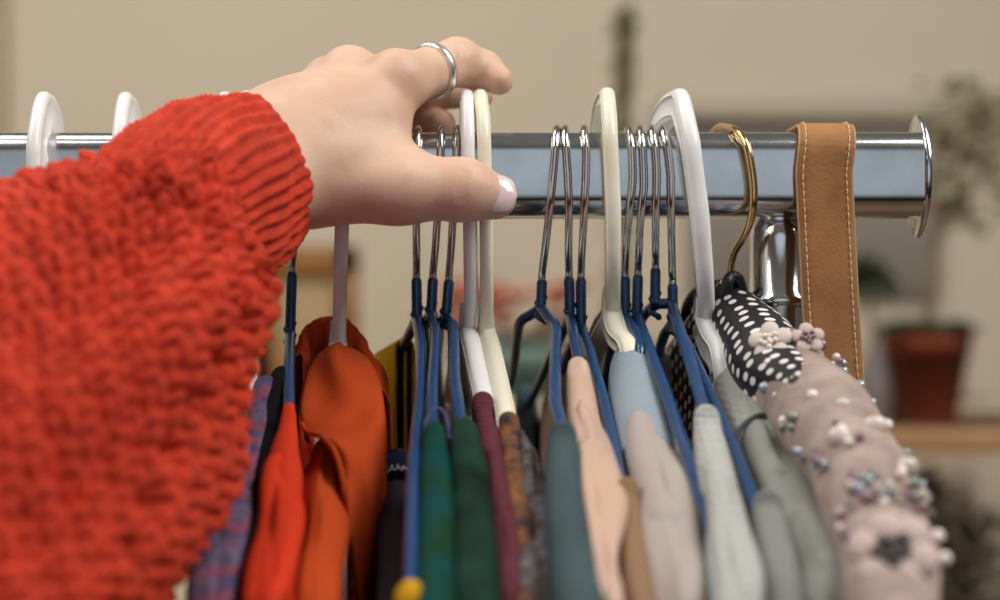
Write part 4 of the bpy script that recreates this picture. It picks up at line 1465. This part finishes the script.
def knit_tube(path, radii, N, row, amp, kind, seed, du=.0006, per=7):
    """path: dense centre line; radii along it; N stitches around; row: stitch height (m)"""
    P0 = catmull(np.column_stack([path, radii]), 14)
    L = np.concatenate([[0], np.cumsum(np.linalg.norm(np.diff(P0[:, :3], axis=0), axis=1) + .35 * np.abs(np.diff(P0[:, 3])))])
    nu = int(L[-1] / du)
    s = np.linspace(0, L[-1], nu)
    C = np.column_stack([np.interp(s, L, P0[:, k]) for k in range(4)])
    T, Nn, B = frames(C[:, :3], up=(0.3, -0.2, 1.0))
    nv = N * per
    ph = np.linspace(0, 2 * PI, nv, endpoint=False)
    S_, Ph = np.meshgrid(s, ph, indexing='ij')
    cx = Ph * N / (2 * PI)
    if kind == 'rib':
        rib = np.cos(2 * PI * cx)
        st = np.cos(2 * PI * (S_ / row + .25 * np.sin(2 * PI * cx)))
        d = amp * (rib * .75 + .4 * st * (rib > -.2) * np.clip(rib + .3, 0, 1) * .5) * sstep(.006, .024, S_)
    else:
        # lumpy knit: slanted stitches, rows offset like bricks
        ry = S_ / row + .35 * np.sin(2 * PI * cx * .5)
        r = np.floor(ry)
        fx = np.mod(cx + .5 * np.mod(r, 2) + .3 * np.mod(ry, 1), 1)
        fy = np.mod(ry, 1)
        d = amp * (np.sin(PI * fx) ** .65 * np.sin(PI * fy) ** .55 * 1.35 - .95)
        # lace columns with open holes
        col = np.mod(cx, 13)
        hole = np.exp(-((col - 6.5) / .75) ** 2) * np.exp(-((np.mod(S_ / (row * 2.6), 1) - .5) / .2) ** 2)
        d -= amp * 2.0 * hole
    d = d * (1 + .25 * np.sin(cx * 1.7 + S_ * 300 + seed))
    big = (.0036 * np.sin(3 * Ph + S_ * 38 + seed) + .0026 * np.sin(5 * Ph - S_ * 60 + seed * 2) + .0012 * np.sin(9 * Ph + S_ * 90)) * (1.0 if kind != 'rib' else .35)
    R = C[:, 3][:, None] + d + big
    slope = np.gradient(C[:, 3]) / (np.gradient(s) + 1e-9)
    G = C[:, None, :3] + R[..., None] * (np.cos(Ph)[..., None] * Nn[:, None, :] + np.sin(Ph)[..., None] * B[:, None, :])
    return G


cuff_path = [at(251, 180, .5555), at(243, 182, .552), at(232, 186, .547), at(215, 191, .538), at(198, 198, .526), at(184, 205, .517), at(172, 214, .510), at(158, 228, .505), at(140, 250, .50)]
cuff_r = [.0298, .0306, .0316, .0328, .0335, .0320, .0300, .0290, .0270]
# rolled hem at the opening: start a little inside
cuff_path = [cuff_path[2] + (cuff_path[1] - cuff_path[2]) * .2] + [cuff_path[0]] + cuff_path
cuff_r = [.0262, .0268] + cuff_r
G = knit_tube(np.array(cuff_path), np.array(cuff_r), 38, .0036, .0013, 'rib', 1.0, du=.0006, per=9)
mb = MB(); mb.grid(G, True)
sw = empty('sweater', (0, 0, 0), None, None)
sw.location = tuple(np.array([0.0, 0, 0]))
sw.parent = person
sw.location = (0.05, 0.05, 1.4)
cuff = mb.build('cuff', M['sweater'], sw, label='ribbed red cuff')
bal_path = [at(166, 224, .522), at(162, 230, .517), at(156, 239, .511), at(144, 257, .503), at(128, 284, .494), at(110, 324, .480), at(72, 402, .455), at(18, 520, .425), at(-62, 690, .39)]
bal_r = [.0200, .0320, .0385, .0440, .0478, .0492, .0492, .0475, .0465]
G = knit_tube(np.array(bal_path), np.array(bal_r), 54, .0064, .0040, 'knit', 2.0, du=.0007, per=7)
mb = MB(); mb.grid(G, True, (False, True))
mb.build('sleeve', M['sweater'], sw)
